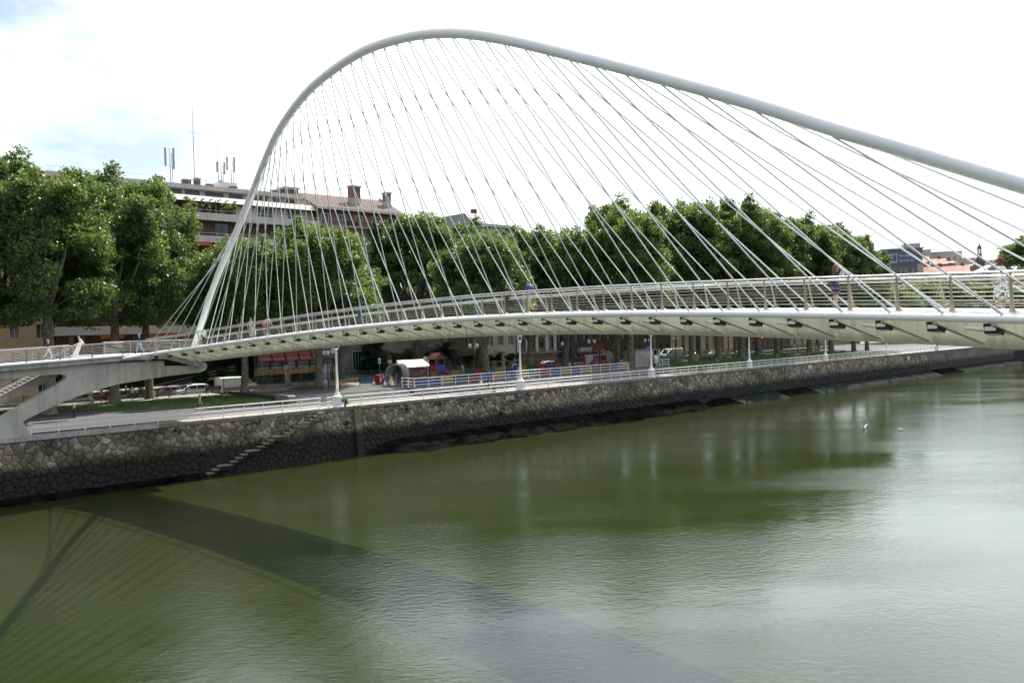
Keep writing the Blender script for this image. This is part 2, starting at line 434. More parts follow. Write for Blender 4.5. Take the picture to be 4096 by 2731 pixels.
def lawn(name, outline, zf, label):
    """domed lawn: fan grid between the front edge and back edge; zf(u) profile"""
    front, back = outline
    nu, nv = 40, 10
    mb = MB(); vs = []
    def interp(line, u):
        x = u * (len(line) - 1); i = min(int(x), len(line) - 2); f = x - i
        return (line[i][0] * (1 - f) + line[i + 1][0] * f, line[i][1] * (1 - f) + line[i + 1][1] * f)
    for i in range(nu + 1):
        a, b = interp(front, i / nu), interp(back, i / nu)
        for j in range(nv + 1):
            v = j / nv
            s, n = a[0] + (b[0] - a[0]) * v, a[1] + (b[1] - a[1]) * v
            z = zf(v) + 0.05 * sin(s * 0.9) * sin(n * 0.7) * v * (1 - v) * 4
            vs.append(W(s, n, z))
    fs = [(i * (nv + 1) + j, (i + 1) * (nv + 1) + j, (i + 1) * (nv + 1) + j + 1, i * (nv + 1) + j + 1) for i in range(nu) for j in range(nv)]
    mb.add(vs, fs); o = struct(name, mb, M['lawn_base'], True)
    rnd = random.Random(len(name)); gb = MB()
    for _ in range(5200):
        f = fs[rnd.randrange(len(fs))]; u, v = rnd.random(), rnd.random()
        p = (vs[f[0]] * (1 - u) + vs[f[1]] * u) * (1 - v) + (vs[f[3]] * (1 - u) + vs[f[2]] * u) * v
        a = rnd.random() * 6.28; h = 0.07 + rnd.random() * 0.1; w = 0.03 + rnd.random() * 0.05
        gb.add([p + Vector((cos(a) * w, sin(a) * w, -0.01)), p - Vector((cos(a) * w, sin(a) * w, 0.01)), p + Vector((cos(a * 3) * 0.04, sin(a * 3) * 0.04, h))], [(0, 1, 2)])
    g = gb.build('grass', M['grass']); tag(g, label, 'grass', kind='stuff')
lawn('lawn', ([(-60, 27), (-40, 26), (-21, 24), (-9, 14), (-1.4, 9.3)], [(-60, 27.4), (-40, 26.5), (-21, 26.4), (-9, 26.3), (0.6, 26.0)]),
     lambda v: 5.13 + 0.24 * min(1, v * 1.5) ** 0.8, 'mown grass on the sloping lawn under the left trees')
lawn('lawn', ([(69.7, 9), (74, 5.2), (100, 4.6), (116, 4.6), (129, 4.8)], [(70.5, 21), (80, 21.2), (100, 21.2), (112, 20), (130, 8)]),
     lambda v: 5.13 + 0.75 * min(1, v * 1.4) ** 0.8, 'mown grass on the lawn below the far right trees')
mb = MB(); vs = []
for i in range(9):
    for j in range(9):
        s, n = 9.0 + (i - 4) * 0.9, 22.2 + (j - 4) * 0.6; d = math.hypot((i - 4) / 4, (j - 4) / 4)
        vs.append(W(s, n, ZU - 0.03 + 0.32 * max(0, 1 - d * d)))
mb.add(vs, [(i * 9 + j, i * 9 + 9 + j, i * 9 + 10 + j, i * 9 + j + 1) for i in range(8) for j in range(8)])
struct('grass_bed', mb, M['lawn_base'], True)

# ================================================================ quay wall
def stone_mat(k=1.0):
    m = bpy.data.materials.new('rubble stone with tide stain'); m.use_nodes = True
    n, l = m.node_tree.nodes, m.node_tree.links; b = n['Principled BSDF']; b.inputs['Roughness'].default_value = 0.85
    g = n.new('ShaderNodeNewGeometry'); oi = n.new('ShaderNodeObjectInfo')
    ad = n.new('ShaderNodeMath'); ad.operation = 'ADD'; fr = n.new('ShaderNodeMath'); fr.operation = 'FRACT'
    l.new(g.outputs['Random Per Island'], ad.inputs[0]); l.new(oi.outputs['Random'], ad.inputs[1]); l.new(ad.outputs[0], fr.inputs[0])
    rp = n.new('ShaderNodeValToRGB'); e = rp.color_ramp.elements
    e[0].position = 0.0; e[0].color = (0.14 * k, 0.113 * k, 0.088 * k, 1); e[1].position = 1.0; e[1].color = (0.43 * k, 0.37 * k, 0.305 * k, 1)
    x = e.new(0.45); x.color = (0.225 * k, 0.19 * k, 0.155 * k, 1)
    l.new(fr.outputs[0], rp.inputs['Fac'])
    def nz(scale, detail, vec=None):
        t = n.new('ShaderNodeTexNoise'); t.inputs['Scale'].default_value = scale; t.inputs['Detail'].default_value = detail; t.inputs['Roughness'].default_value = 0.65
        l.new(vec or g.outputs['Position'], t.inputs['Vector']); return t.outputs['Fac']
    def rng(v, a, b_, c=0.0, d=1.0):
        r = n.new('ShaderNodeMapRange'); r.inputs['From Min'].default_value = a; r.inputs['From Max'].default_value = b_
        r.inputs['To Min'].default_value = c; r.inputs['To Max'].default_value = d; l.new(v, r.inputs['Value']); return r.outputs[0]
    def mixc(a, colr, f):
        mx = n.new('ShaderNodeMix'); mx.data_type = 'RGBA'; mx.inputs['B'].default_value = (*colr, 1)
        l.new(a, mx.inputs['A']); l.new(f, mx.inputs['Factor']); return mx.outputs['Result']
    c = mixc(rp.outputs['Color'], (0.07, 0.06, 0.045), rng(nz(2.6, 6), 0.45, 0.75, 0, 0.75))
    c = mixc(c, (0.035, 0.032, 0.024), rng(nz(0.28, 4), 0.46, 0.66, 0, 0.8))            # large soot and damp patches
    c = mixc(c, (0.55, 0.52, 0.47), rng(nz(1.1, 5), 0.6, 0.72, 0, 0.5))                # lime bloom
    sp = n.new('ShaderNodeSeparateXYZ'); l.new(g.outputs['Position'], sp.inputs[0])
    wob = n.new('ShaderNodeMath'); wob.operation = 'MULTIPLY_ADD'; wob.inputs[1].default_value = 1.5
    l.new(nz(0.35, 5), wob.inputs[0]); l.new(sp.outputs['Z'], wob.inputs[2])
    c = mixc(c, (0.035, 0.038, 0.012), rng(wob.outputs[0], 3.35, 4.1, 0.8, 0.0))        # weed
    c = mixc(c, (0.011, 0.011, 0.009), rng(wob.outputs[0], 2.95, 3.45, 1.0, 0.0))       # wet tide zone
    l.new(c, b.inputs['Base Color'])
    bp = n.new('ShaderNodeBump'); bp.inputs['Strength'].default_value = 0.7; bp.inputs['Distance'].default_value = 0.05
    l.new(nz(5, 6), bp.inputs['Height']); l.new(bp.outputs[0], b.inputs['Normal'])
    return m
M['stone'] = stone_mat()
M['mortar'] = stone_mat(0.6)
M['mud'] = mat('wet black mud', (0.007, 0.007, 0.006), 0.95, var=0.5, scale=0.7, bump=0.12, bscale=1.6, spec=0.0)
wall = thing('quay_wall', 'rubble stone quay wall with a dark tide stain rising from the river', 'wall', W(0, 0, 0), QA)
BAT = 0.10                                     # batter: metres out per metre down
def wn_(z): return -BAT * (4.85 - z)
mb = MB()
mb.prism([(-90, 0.6, -1), (-90, wn_(-1), -1), (-90, 0.0, 4.85), (-90, 0.6, 4.85)], (296, 0, 0))
mb.build('wall_core', M['mortar'], wall)

def clip(poly, px, py, nx, ny):
    out = []
    for i in range(len(poly)):
        a, b = poly[i], poly[(i + 1) % len(poly)]
        da, db = (a[0] - px) * nx + (a[1] - py) * ny, (b[0] - px) * nx + (b[1] - py) * ny
        if da <= 0: out.append(a)
        if (da <= 0) != (db <= 0):
            t = da / (da - db); out.append((a[0] + (b[0] - a[0]) * t, a[1] + (b[1] - a[1]) * t))
    return out
rnd = random.Random(5)
CW, CH, ROWS = 0.66, 0.50, 10
S0, S1 = -36.0, 150.0
NC = int((S1 - S0) / CW)
seed = {}
for i in range(-2, NC + 3):
    for j in range(-2, ROWS + 3):
        seed[i, j] = (S0 + (i + 0.5 * (j % 2) + rnd.uniform(-0.47, 0.47)) * CW, -0.15 + (j + 0.5 + rnd.uniform(-0.46, 0.46)) * CH)
def cell(i, j):
    px, py = seed[i, j]
    poly = [(px - 1.6, py - 1.4), (px + 1.6, py - 1.4), (px + 1.6, py + 1.4), (px - 1.6, py + 1.4)]
    for di in range(-2, 3):
        for dj in range(-2, 3):
            if di or dj:
                q = seed[i + di, j + dj]; dx, dy = q[0] - px, q[1] - py; L = math.hypot(dx, dy)
                poly = clip(poly, (px + q[0]) / 2 - dx / L * 0.014, (py + q[1]) / 2 - dy / L * 0.014, dx / L, dy / L)
                if len(poly) < 3: return None
    poly = clip(poly, 0, 4.80, 0, 1); poly = clip(poly, 0, -0.3, 0, -1) if len(poly) > 2 else poly
    # merge tiny edges
    res = []
    for p in poly:
        if not res or math.hypot(p[0] - res[-1][0], p[1] - res[-1][1]) > 0.06: res.append(p)
    return res if len(res) >= 3 else None
stones = []
for i in range(NC):
    for j in range(ROWS):
        c = cell(i, j)
        if c:
            stones.append((seed[i, j], c))
def stone_geo(mb, poly, ctr, dep, org=(0, 0)):
    k = len(poly); cx = sum(p[0] for p in poly) / k; cy = sum(p[1] for p in poly) / k
    def ring(sc_, d):
        return [(cx + (p[0] - cx) * sc_ - org[0], wn_(cy + (p[1] - cy) * sc_) - d, cy + (p[1] - cy) * sc_ - org[1]) for p in poly]
    vs = ring(1, -0.06) + ring(0.965, dep * 0.62) + ring(0.84, dep)
    fs = [tuple(range(2 * k, 3 * k))]
    for a in (0, k):
        fs += [(a + q, a + (q + 1) % k, a + k + (q + 1) % k, a + k + q) for q in range(k)]
    mb.add(vs, fs)
camS = Vector((-Q.dot(O0), -N.dot(O0)))
stones.sort(key=lambda t: (t[0][0] - camS.x) ** 2 + 0.0 if t[0][1] > 0.9 else 1e9)
rest = MB()
for idx, (sd, poly) in enumerate(stones):
    dep = 0.05 + 0.07 * rnd.random()
    if idx < 300:
        mb = MB(); stone_geo(mb, poly, sd, dep); mb.build('stone', M['stone'], wall, True)
    else:
        stone_geo(rest, poly, sd, dep)
o = rest.build('distant_stonework', M['stone'], wall, True); o['kind'] = 'stuff'
mb = MB(); mb.prism([(150, 0.02, -0.5), (150, wn_(-0.5) - 0.06, -0.5), (150, -0.06, 4.8), (150, 0.02, 4.8)], (56, 0, 0))
mb.build('far_wall_face', M['stone'], wall)
# coping stones
s = -46.0; k_ = 0
while s < 206:
    L = (1.7 + 0.5 * rnd.random()) if s < 90 else 4.0
    if not (-2.1 < s + L / 2 < -1.0) or True:
        hi = 0.10 if s < -19.5 else 0.0
        mb = MB(); y0 = -0.10 - 0.03 * rnd.random() - (0.06 if s < -19.5 else 0)
        mb.box(s + 0.012, s + L - 0.012, y0, 0.52, 4.86, 5.15 + hi + 0.012 * rnd.random())
        mb.build('coping_stone', M['step_stone'] if s > -19.5 else M['slab_edge'], wall)
    s += L
mb = MB(); mb.prism([(1.5, 0.05, -0.5), (1.5, wn_(-0.5) - 0.55, -0.5), (1.5, -0.42, 4.83), (1.5, 0.05, 4.83)], (0.85, 0, 0))
mb.build('buttress', M['stone'], wall)
# river stairs: treads that stand out from the wall, falling to the left
z, s, k_ = 4.86, -2.2, 0
pts = [(-2.0, -0.6), (-2.0, 4.7)]
while z > 0.25:
    wide = (k_ % 4 == 3)
    L = 1.25 if wide else 0.52
    MB().box(s - L, s + 0.12, -0.62 - BAT * (4.85 - z), wn_(z) + 0.1, z - 0.13, z).build('stair_tread', M['step_stone'], wall)
    MB().box(s - L + 0.06, s + 0.06, -0.5 - BAT * (4.85 - z), wn_(z) + 0.1, z - 0.5, z - 0.132).build('stair_block', M['stone'], wall)
    pts += [(s + 0.1, z - 0.14), (s - L + 0.02, z - 0.14)]
    s -= L; z -= 0.262; k_ += 1
# drain holes, number plate
for s, z in ((-20.6, 2.3), (-13.0, 3.0), (-8.9, 2.75)):
    mb = MB(); mb.lathe([(0.16, -0.02), (0.16, 0.1), (0.11, 0.1), (0.11, 0.0)], 12, (s, wn_(z) - 0.08, z), 0, Matrix.Rotation(radians(90), 3, 'X'))
    mb.build('drain_pipe', M['black'], wall)
pl = MB().box(23.0, 24.3, -0.20, -0.02, 4.12, 4.62).build('number_plate', cm(0.42, 0.42, 0.40), wall)
def text_mesh(body, size, name, m, parent, M4, extrude=0.004, align='CENTER'):
    cu = bpy.data.curves.new(name, 'FONT'); cu.body = body; cu.size = size; cu.align_x = align; cu.align_y = 'CENTER'; cu.extrude = extrude
    cu.resolution_u = 2
    tmp = bpy.data.objects.new('tmp', cu)
    me = bpy.data.meshes.new_from_object(tmp)
    bpy.data.objects.remove(tmp); bpy.data.curves.remove(cu)
    me.transform(M4); me.materials.clear(); me.materials.append(m)
    return link(name, me, parent)
UPRIGHT = Matrix.Rotation(radians(90), 4, 'X')      # text facing -n
text_mesh('225', 0.56, 'number_lettering', cm(0.09, 0.09, 0.09), pl, Matrix.Translation((23.65, -0.206, 4.37)) @ UPRIGHT)
for s, z in ((96.5, 4.35), (139, 4.1)):
    MB().box(s, s + 1.3, -0.18, -0.04, z - 0.35, z + 0.35).build('wall_plate', cm(0.6, 0.6, 0.58), wall)

# sloping mud and stone apron at the wall foot
rnd = random.Random(9)
def apron(name, s0, s1, w0, w1, z0, m, ns=60):
    vs, fs = [], []; nt = 7
    for i in range(ns + 1):
        f = i / ns; s = s0 + (s1 - s0) * f; w = (w0 + (w1 - w0) * f) * min(1, 0.15 + (s - s0) / 5) * (1 + 0.12 * sin(s * 0.9) + 0.08 * sin(s * 2.3))
        for j in range(nt + 1):
            t = j / nt
            vs.append(W(s, -0.35 - w * t, z0 * min(1, 0.1 + (s - s0) / 4) * (1 - t) ** 1.15 - 0.25 * t + 0.05 * sin(s * 1.7 + t * 4) * (1 - t)))
    for i in range(ns):
        for j in range(nt):
            a = i * (nt + 1) + j; fs.append((a, a + nt + 1, a + nt + 2, a + 1))
    return struct(name, MB().add(vs, fs), m, True)
apron('mud_bank', 2.3, 62, 4.6, 4.6, 1.25, M['mud'])
apron('mud_bank', -60, -15, 1.9, 1.6, 0.55, M['mud'])
apron('mud_bank', 62, 206, 3.2, 3.4, 1.0, M['mud'], 90)
t = thing('stone_apron', 'row of dark tilted stone slabs along the foot of the far quay wall', 'slabs', W(70, 0, 0), QA)
M['wet_slab'] = mat('wet grey-green slab', (0.018, 0.021, 0.018), 0.85, var=0.4, scale=0.8, bump=0.03, spec=0.02)
s = 0.0
while s < 132:
    L = 2.4 + 1.6 * rnd.random()
    if not (14 < s < 24) and not (78 < s < 92):
        tw = rnd.uniform(-0.03, 0.03); d = rnd.uniform(-0.10, 0.0)
        mb = MB(); mb.prism([(s + 0.05, -0.7, 0.86 + d), (s + L - 0.05, -0.7, 0.86 + d + tw), (s + L - 0.05 + 0.4, -3.5, -0.08 + d + tw), (s + 0.05 + 0.4, -3.5, -0.08 + d)], (0, -0.02, 0.12))
        mb.build('slab', M['wet_slab'], t)
    s += L
# further quay beyond the step in the wall
t = thing('far_quay_wall', 'pale distant quay wall set back beyond the far end of the stone wall', 'wall', W(206, 3, 0), QA)
MB().box(0.0, 240, 0, 1.0, -1, 4.9).build('wall_face', M['stone'], t)
MB().box(-0.1, 240.1, -0.15, 1.1, 4.9, 5.2).build('coping', M['step_stone'], t)
# ================================================================ footbridge
A_ = 1.9427
def _hd(i):
    return -.6195 - .004743 * i - .00028748 * i * i if i <= 37 else (-.6195 - .004743 * 37 - .00028748 * 37 * 37) - 0.022 * (i - 37)
_tab = []
_p = Vector((-35.03, 76.08, 0)); _i = -2.0
while _i < 43:
    _tab.append((_i, _p.copy())); h = _hd(_i); _p = _p + Vector((cos(h), sin(h), 0)) * A_ * 0.25; _i += 0.25
def _fit(i):
    x = (i + 2) * 4; k = max(0, min(int(x), len(_tab) - 2)); f = x - k
    return _tab[k][1].lerp(_tab[k + 1][1], f)
_flare = [(-2.0, W(-21.3, -0.30)), (-1.0, W(-20.1, -0.45)), (0.0, W(-19.2, -0.95)), (1.0, W(-18.3, -2.05)), (2.0, None)]
def E_(i):
    if i >= 2.0: return _fit(i)
    for (a, pa), (b, pb) in zip(_flare, _flare[1:]):
        if a <= i <= b:
            return pa.lerp(pb or _fit(2.0), (i - a) / (b - a))
def PERP(i):
    h = _hd(max(i, 0)); return Vector((-sin(h), cos(h), 0))
def TAN(i):
    h = _hd(max(i, 0)); return Vector((cos(h), sin(h), 0))
def ZT(i):
    j = min(i, 37)
    z = 3.187e-06 * j ** 4 - 2.3912e-04 * j ** 3 + 1.48334e-03 * j ** 2 + 0.149409 * j + 11.49604
    return z - max(0, i - 37) * 0.07
WD = 5.8
I1 = 41.0
def near(i, dz=0.0): return E_(i) + Vector((0, 0, ZT(i) + dz))
def far(i, dz=0.0): return _fit(i) + PERP(i) * WD + Vector((0, 0, ZT(i) + dz))
def mid(i, dz=0.0): return _fit(i) + PERP(i) * WD * 0.5 + Vector((0, 0, ZT(i) + dz))
def across(i, f, dz=0.0): return near(i).lerp(far(i), f) + Vector((0, 0, dz))
BR = thing('footbridge', 'white tied-arch footbridge with a leaning tubular arch and glass deck over the river', 'bridge', tuple(mid(1.2)))
BO = mid(1.2)
def seq(a, b, st):
    n = max(1, int(round((b - a) / st))); return [a + (b - a) * q / n for q in range(n + 1)]
MB().tube([near(i) for i in seq(-2.0, I1, 0.5)], 0.135, 12).build('edge_tube', M['white_steel'], BR, True, BO)
MB().tube([far(i) for i in seq(-0.6, I1, 0.5)], 0.135, 12).build('edge_tube', M['white_steel'], BR, True, BO)
def zs(i): return -0.74
MB().tube([mid(i, zs(i) + (0.25 if i < 1 else 0)) for i in seq(0.4, I1, 0.5)], 0.33, 16).build('spine_tube', M['soffit_steel'], BR, True, BO)
for k in range(1, 41):
    i = k + 0.12
    a, b = mid(i, -0.74), mid(i + 0.02, -0.74)
    MB().tube([a, b], 0.345, 16).build('weld_ring', M['post_steel'], BR, True, BO)
# glass deck panels, one per bay
for k in range(0, 41):
    a, b = k + 0.008, k + 0.992
    mb = MB(); top = 0.20
    q = [across(a, 0.025, top), across(b, 0.025, top), across(b, 0.975, top), across(a, 0.975, top)]
    mb.prism([p - Vector((0, 0, 0.07)) for p in q], (0, 0, 0.07))
    mb.build('deck_panel', M['deck_glass'], BR, False, BO)
# ribs
for k in range(0, 41):
    i = k + 0.12; c = mid(i); T = TAN(i) * 0.045
    w = (far(i) - near(i)).length / 2; P = PERP(i)
    prof = [(-w + 0.05, 0.11), (-w + 0.05, -0.2), (-0.55, -0.88), (-0.2, -1.05), (0.2, -1.05), (0.55, -0.88), (w - 0.05, -0.2), (w - 0.05, 0.11)]
    mb = MB(); mb.prism([c + P * a + Vector((0, 0, b)) - T for a, b in prof], T * 2)
    rb = mb.build('rib', M['soffit_steel'], BR, False, BO)
    for a0, a1 in (((-w + 0.05, -0.205), (-0.5, -0.905)), ((w - 0.05, -0.205), (0.5, -0.905))):
        mbf = MB(); mbf.bar(c + P * a0[0] + Vector((0, 0, a0[1])), c + P * a1[0] + Vector((0, 0, a1[1])), 0.17, 0.025)
        mbf.build('rib_flange', M['flange'], rb, False, BO)
# floodlights hung below the near edge
fl_proto = None
for k in range(0, 37):
    i = float(k)
    p = across(i, 0.085, -0.33); h = _hd(max(i, 0))
    if fl_proto is None:
        mb = MB(); mb.prism([(-0.17, -0.2, 0.14), (-0.17, 0.12, 0.16), (-0.17, 0.17, 0.02), (-0.17, 0.05, -0.15), (-0.17, -0.16, -0.1)], (0.34, 0, 0))
        fl_proto = mb.mesh('floodlight', M['dark_lamp'])
        l2 = MB(); l2.obox((0, -0.185, 0.03), (0.28, 0.02, 0.13), Matrix.Rotation(radians(-12), 3, 'X')); lens_me = l2.mesh('lens', M['lens'])
    o = link('floodlight', fl_proto, BR); o.scale = (1.3, 1.2, 1.25); o.location = p - BO; o.rotation_euler = (0, 0, h)
    q = link('lens', lens_me, o)
for k in range(10, 38, 2):
    i0, i1 = k + 0.25, k + 0.95
    MB().tube([across(i0, 0.2, -0.36), across(i1, 0.3, -0.52)], 0.06, 8).build('strut', M['soffit_steel'], BR, True, BO)
# arch
AA, AB, AV = Vector((-28.26, 74.83, 11.68)), Vector((20.42, 16.66, 12.71)), Vector((-.228, -.191, .955))
ATAB = [(-.02, -0.05), (.047, 2.76), (.096, 4.79), (.152, 6.87), (.198, 8.42), (.236, 9.8), (.284, 11.5), (.318, 12.76), (.357, 14.05), (.402, 15.03), (.442, 15.55), (.505, 15.78), (.557, 15.37),
        (.6, 14.62), (.64, 13.5), (.694, 11.62), (.74, 9.95), (.785, 8.25), (.819, 6.87), (.849, 5.7), (.886, 4.25), (.94, 2.15), (1.0, 0.0)]
def _spl(x):
    T = ATAB
    for q in range(len(T) - 1):
        if x <= T[q + 1][0] or q == len(T) - 2:
            def sl(j):
                j0, j1 = max(0, j - 1), min(len(T) - 1, j + 1); return (T[j1][1] - T[j0][1]) / (T[j1][0] - T[j0][0])
            h = T[q + 1][0] - T[q][0]; u = (x - T[q][0]) / h
            return ((2 * u ** 3 - 3 * u * u + 1) * T[q][1] + (u ** 3 - 2 * u * u + u) * h * sl(q) + (-2 * u ** 3 + 3 * u * u) * T[q + 1][1] + (u ** 3 - u * u) * h * sl(q + 1))
def arch(t): return AA + (AB - AA) * t + AV * _spl(t)
ts = [-0.02 + 1.02 * q / 120 for q in range(121)]
def arad(t): return 0.235 + 0.035 * max(0, 1 - max(t, 0) / 0.12) + 0.03 * max(0, 1 - (1 - t) / 0.12)
MB().tube([arch(t) for t in ts], [arad(t) for t in ts], 20).build('arch', M['white_steel'], BR, True, BO)
for t in (-0.02, 1.0):
    p = arch(t); MB().lathe([(0.62, -0.06), (0.62, 0.05), (0.4, 0.1), (0.36, 0.34)], 16, p).build('arch_shoe', M['white_steel'], BR, True, BO)
for t in (.30, .44, .51, .6, .7, .8):
    MB().tube([arch(t), arch(t + 0.0006)], 0.239, 20).build('weld_ring', M['white_steel'], BR, True, BO)
HT = [.183, .210, .236, .260, .283, .303, .321, .336, .349, .362, .375, .388, .401, .414, .428, .442, .457, .472, .487, .501, .516, .530, .544, .558, .572, .586, .600, .614, .628, .642, .657, .672, .687, .703, .721, .741, .763, .788, .821]
for k, t in enumerate(HT):
    a = arch(t); i = k - 0.68
    tg = (arch(t + 0.004) - arch(t - 0.004)).normalized()
    for end in (near(i, 0.1), across(max(i, -0.5), 1.0, 0.1)):
        d = (end - a).normalized(); d2 = (d - tg * d.dot(tg)).normalized()
        st = a + d2 * 0.22
        MB().tube([st, st.lerp(end, 0.03), end.lerp(st, 0.75 / (end - st).length), end.lerp(st, 0.7 / (end - st).length), end], [0.031, 0.031, 0.031, 0.043, 0.047], 6).build('hanger', M['hanger'], BR, True, BO)
# railings
def railing(side):
    f = near if side < 0 else far
    lean_in = 0.10 if side < 0 else 0.34
    def rp(i, h):
        base = across(i, 0.035 if side < 0 else 0.965, 0.20)
        off = -0.07 if side < 0 else -lean_in
        return base + PERP(i) * (off * (h / 1.15)) + Vector((0, 0, h))
    a, b = (-0.4, I1)
    hr = MB().tube([rp(i, 1.17) for i in seq(a, b, 0.5)], 0.036, 8).build('handrail', M['stainless'], BR, True, BO)
    MB().tube([rp(i, 1.06) + PERP(i) * 0.10 * (-side) for i in seq(a, b, 0.5)], 0.032, 8).build('lower_rail', M['stainless'], hr, True, BO)
    for h in (0.92, 0.76, 0.60, 0.45, 0.31, 0.18):
        MB().tube([rp(i, h) for i in seq(a, b, 1.0)], 0.006, 5).build('rail_wire', M['wire'], hr, True, BO)
    for k in range(0, 41):
        i = k + 0.38; T = TAN(i); P = PERP(i); mb = MB()
        ring = []
        for h, hw in ((0.0, 0.16), (0.05, 0.085), (0.2, 0.05), (0.6, 0.036), (1.15, 0.03)):
            c = rp(i, h) + T * (0.06 if h < 0.01 else 0)
            ring += [c - T * hw - P * 0.018, c + T * hw - P * 0.018, c + T * hw + P * 0.018, c - T * hw + P * 0.018]
        fs = [(0, 3, 2, 1), (16, 17, 18, 19)]
        for q in range(4):
            fs += [(q * 4 + r, q * 4 + (r + 1) % 4, q * 4 + 4 + (r + 1) % 4, q * 4 + 4 + r) for r in range(4)]
        mb.add(ring, fs); mb.build('railing_post', M['post_steel'], hr, False, BO)
railing(-1); railing(1)
# support at the near end, beyond the right edge of the picture
p = mid(41.2); t = thing('near_abutment', 'concrete abutment carrying the near end of the footbridge', 'abutment', (p.x, p.y, 0), _hd(41))
MB().prism([(-0.8, -3.2, -1), (-0.8, 3.2, -1), (-0.8, 2.6, 6), (-0.8, 3.4, ZT(41) - 0.1), (-0.8, -3.4, ZT(41) - 0.1), (-0.8, -2.6, 6)], (6, 0, 0)).build('pier', M['concrete'], t)

# ================================================================ concrete landing on the far quay
LD = thing('concrete_landing', 'stained concrete ramp and V-shaped pier carrying the far end of the footbridge', 'ramp', W(-29.5, 0.5, ZP), QA)
LO = (-29.5, 0.5, ZP)      # local origin in quay coordinates
def lq(mb, name, m, parent=LD, smooth=False): return mb.build(name, m, parent, smooth, LO)
def zr(s): return 11.5 + min(0, s + 21) * 0.043
prof = [(-46, zr(-46)), (-21, 11.5), (-11.4, 11.5)]
pier = [(-36, 5.12), (-28.4, 5.12), (-28.9, 6.45), (-28.3, 6.75), (-25.84, 7.83), (-23.6, 8.5), (-21.6, 8.98), (-17.07, 9.46), (-14.4, 9.6), (-13.85, 9.8), (-13.68, 10.15), (-13.8, 10.42), (-14.1, 10.52), (-15.2, 10.5),
        (-15.2, 10.25), (-17.6, 10.35), (-17.6, 10.83), (-24.4, 10.83), (-46, 9.95), (-46, 9.35), (-30.4, 9.98), (-26.1, 10.12), (-25.72, 10.02), (-25.58, 9.85), (-25.66, 9.68), (-25.9, 9.5), (-30.5, 6.84), (-33.5, 5.6)]
mb = MB(); mb.prism([(s, 0.15, z) for s, z in pier], (0, 1.15, 0)); lq(mb, 'pier', M['concrete'])
mb = MB(); mb.obox((-14.9, -0.35, 10.35), (1.4, 1.1, 0.3), Matrix.Rotation(radians(18), 3, 'Y')); lq(mb, 'bearing', M['slab_edge'])
mb = MB(); mb.prism([(s, -0.30, z - 0.5) for s, z in prof] + [(s, -0.30, z) for s, z in reversed(prof)], (0, 3.5, 0)); lq(mb, 'ramp_slab', M['slab_edge'])
mb = MB(); mb.box(-21.0, -11.4, 3.203, 6.6, 10.95, 11.49); lq(mb, 'platform_slab', M['slab_edge'])
mb = MB(); mb.tube([(s, -0.33, z - 0.06) for s, z in [(-46, zr(-46)), (-35, zr(-35)), (-28, zr(-28)), (-21.1, 11.5)]], 0.11, 10); lq(mb, 'edge_tube', M['white_paint'], smooth=True)
def ramp_rail(n, sa, sb, zf, posts, nm='handrail', rails=7, leanm=0.12):
    pts = [sa + (sb - sa) * q / 8 for q in range(9)]
    hr = lq(MB().tube([(s, n - leanm, zf(s) + 1.12) for s in pts], 0.035, 8), nm, M['stainless'], smooth=True)
    for q in range(rails):
        h = 0.2 + 0.78 * q / (rails - 1)
        lq(MB().tube([(s, n - leanm * h, zf(s) + h) for s in (sa, (sa + sb) / 2, sb)], 0.012, 6), 'rail_wire', M['wire'], hr, True)
    for s in posts:
        mb = MB(); mb.prism([(s - 0.10, n - 0.02, zf(s) - 0.28), (s + 0.02, n - 0.02, zf(s) - 0.3), (s + 0.07, n - 0.02, zf(s)), (s + 0.03, n - leanm - 0.02, zf(s) + 1.12), (s - 0.03, n - leanm - 0.02, zf(s) + 1.12), (s - 0.05, n - 0.02, zf(s))], (0, 0.04, 0))
        lq(mb, 'railing_post', M['post_steel'], hr)
ramp_rail(-0.34, -45.8, -21.2, zr, [-21.25 - 2.45 * q for q in range(11)])
ramp_rail(3.1, -45.8, -24.6, zr, [-25 - 2.45 * q for q in range(9)])
ramp_rail(6.5, -20.9, -11.5, lambda s: 11.49, [-20.8 + 2.3 * q for q in range(5)])
mb = MB(); mb.prism([(-24.55, 2.95, 11.2), (-24.1, 2.95, 11.2), (-23.55, 2.95, 12.6), (-23.85, 2.95, 12.65)], (0, 0.25, 0)); lq(mb, 'parapet_fin', M['white_paint'])
# stair flight falling to the left behind the ramp
def zst(s): return 11.49 + (s + 24.0) * 0.525
mb = MB(); mb.prism([(-24.0, 3.35, 11.45), (-24.0, 3.35, 10.6), (-34.9, 3.35, ZP), (-36.2, 3.35, ZP), (-36.2, 3.35, zst(-36.2) + 0.1)], (0, 0.22, 0)); st_ = lq(mb, 'stair_stringer', M['concrete'])
mb = MB(); mb.prism([(-24.0, 6.2, 11.45), (-24.0, 6.2, 10.6), (-34.9, 6.2, ZP), (-36.2, 6.2, ZP), (-36.2, 6.2, zst(-36.2) + 0.1)], (0, 0.22, 0)); lq(mb, 'stair_stringer', M['concrete'])
mb = MB(); mb.box(-24.0, -21.003, 3.21, 6.6, 10.95, 11.485); lq(mb, 'stair_head', M['slab_edge'])
for q in range(36):
    s = -24.0 - q * 0.335; z = zst(s) - 0.17
    if z > ZP: lq(MB().box(s - 0.36, s, 3.573, 6.197, z - 0.16, z), 'stair_step', M['step_stone'])
hr = lq(MB().tube([(-23.8, 3.5, zst(-23.8) + 1.0), (-36, 3.5, zst(-36) + 1.0)], 0.035, 8), 'stair_handrail', M['stainless'], smooth=True)
for h in (0.3, 0.55, 0.8):
    lq(MB().tube([(-23.8, 3.5, zst(-23.8) + h), (-36, 3.5, zst(-36) + h)], 0.015, 6), 'rail_wire', M['stainless'], hr, True)
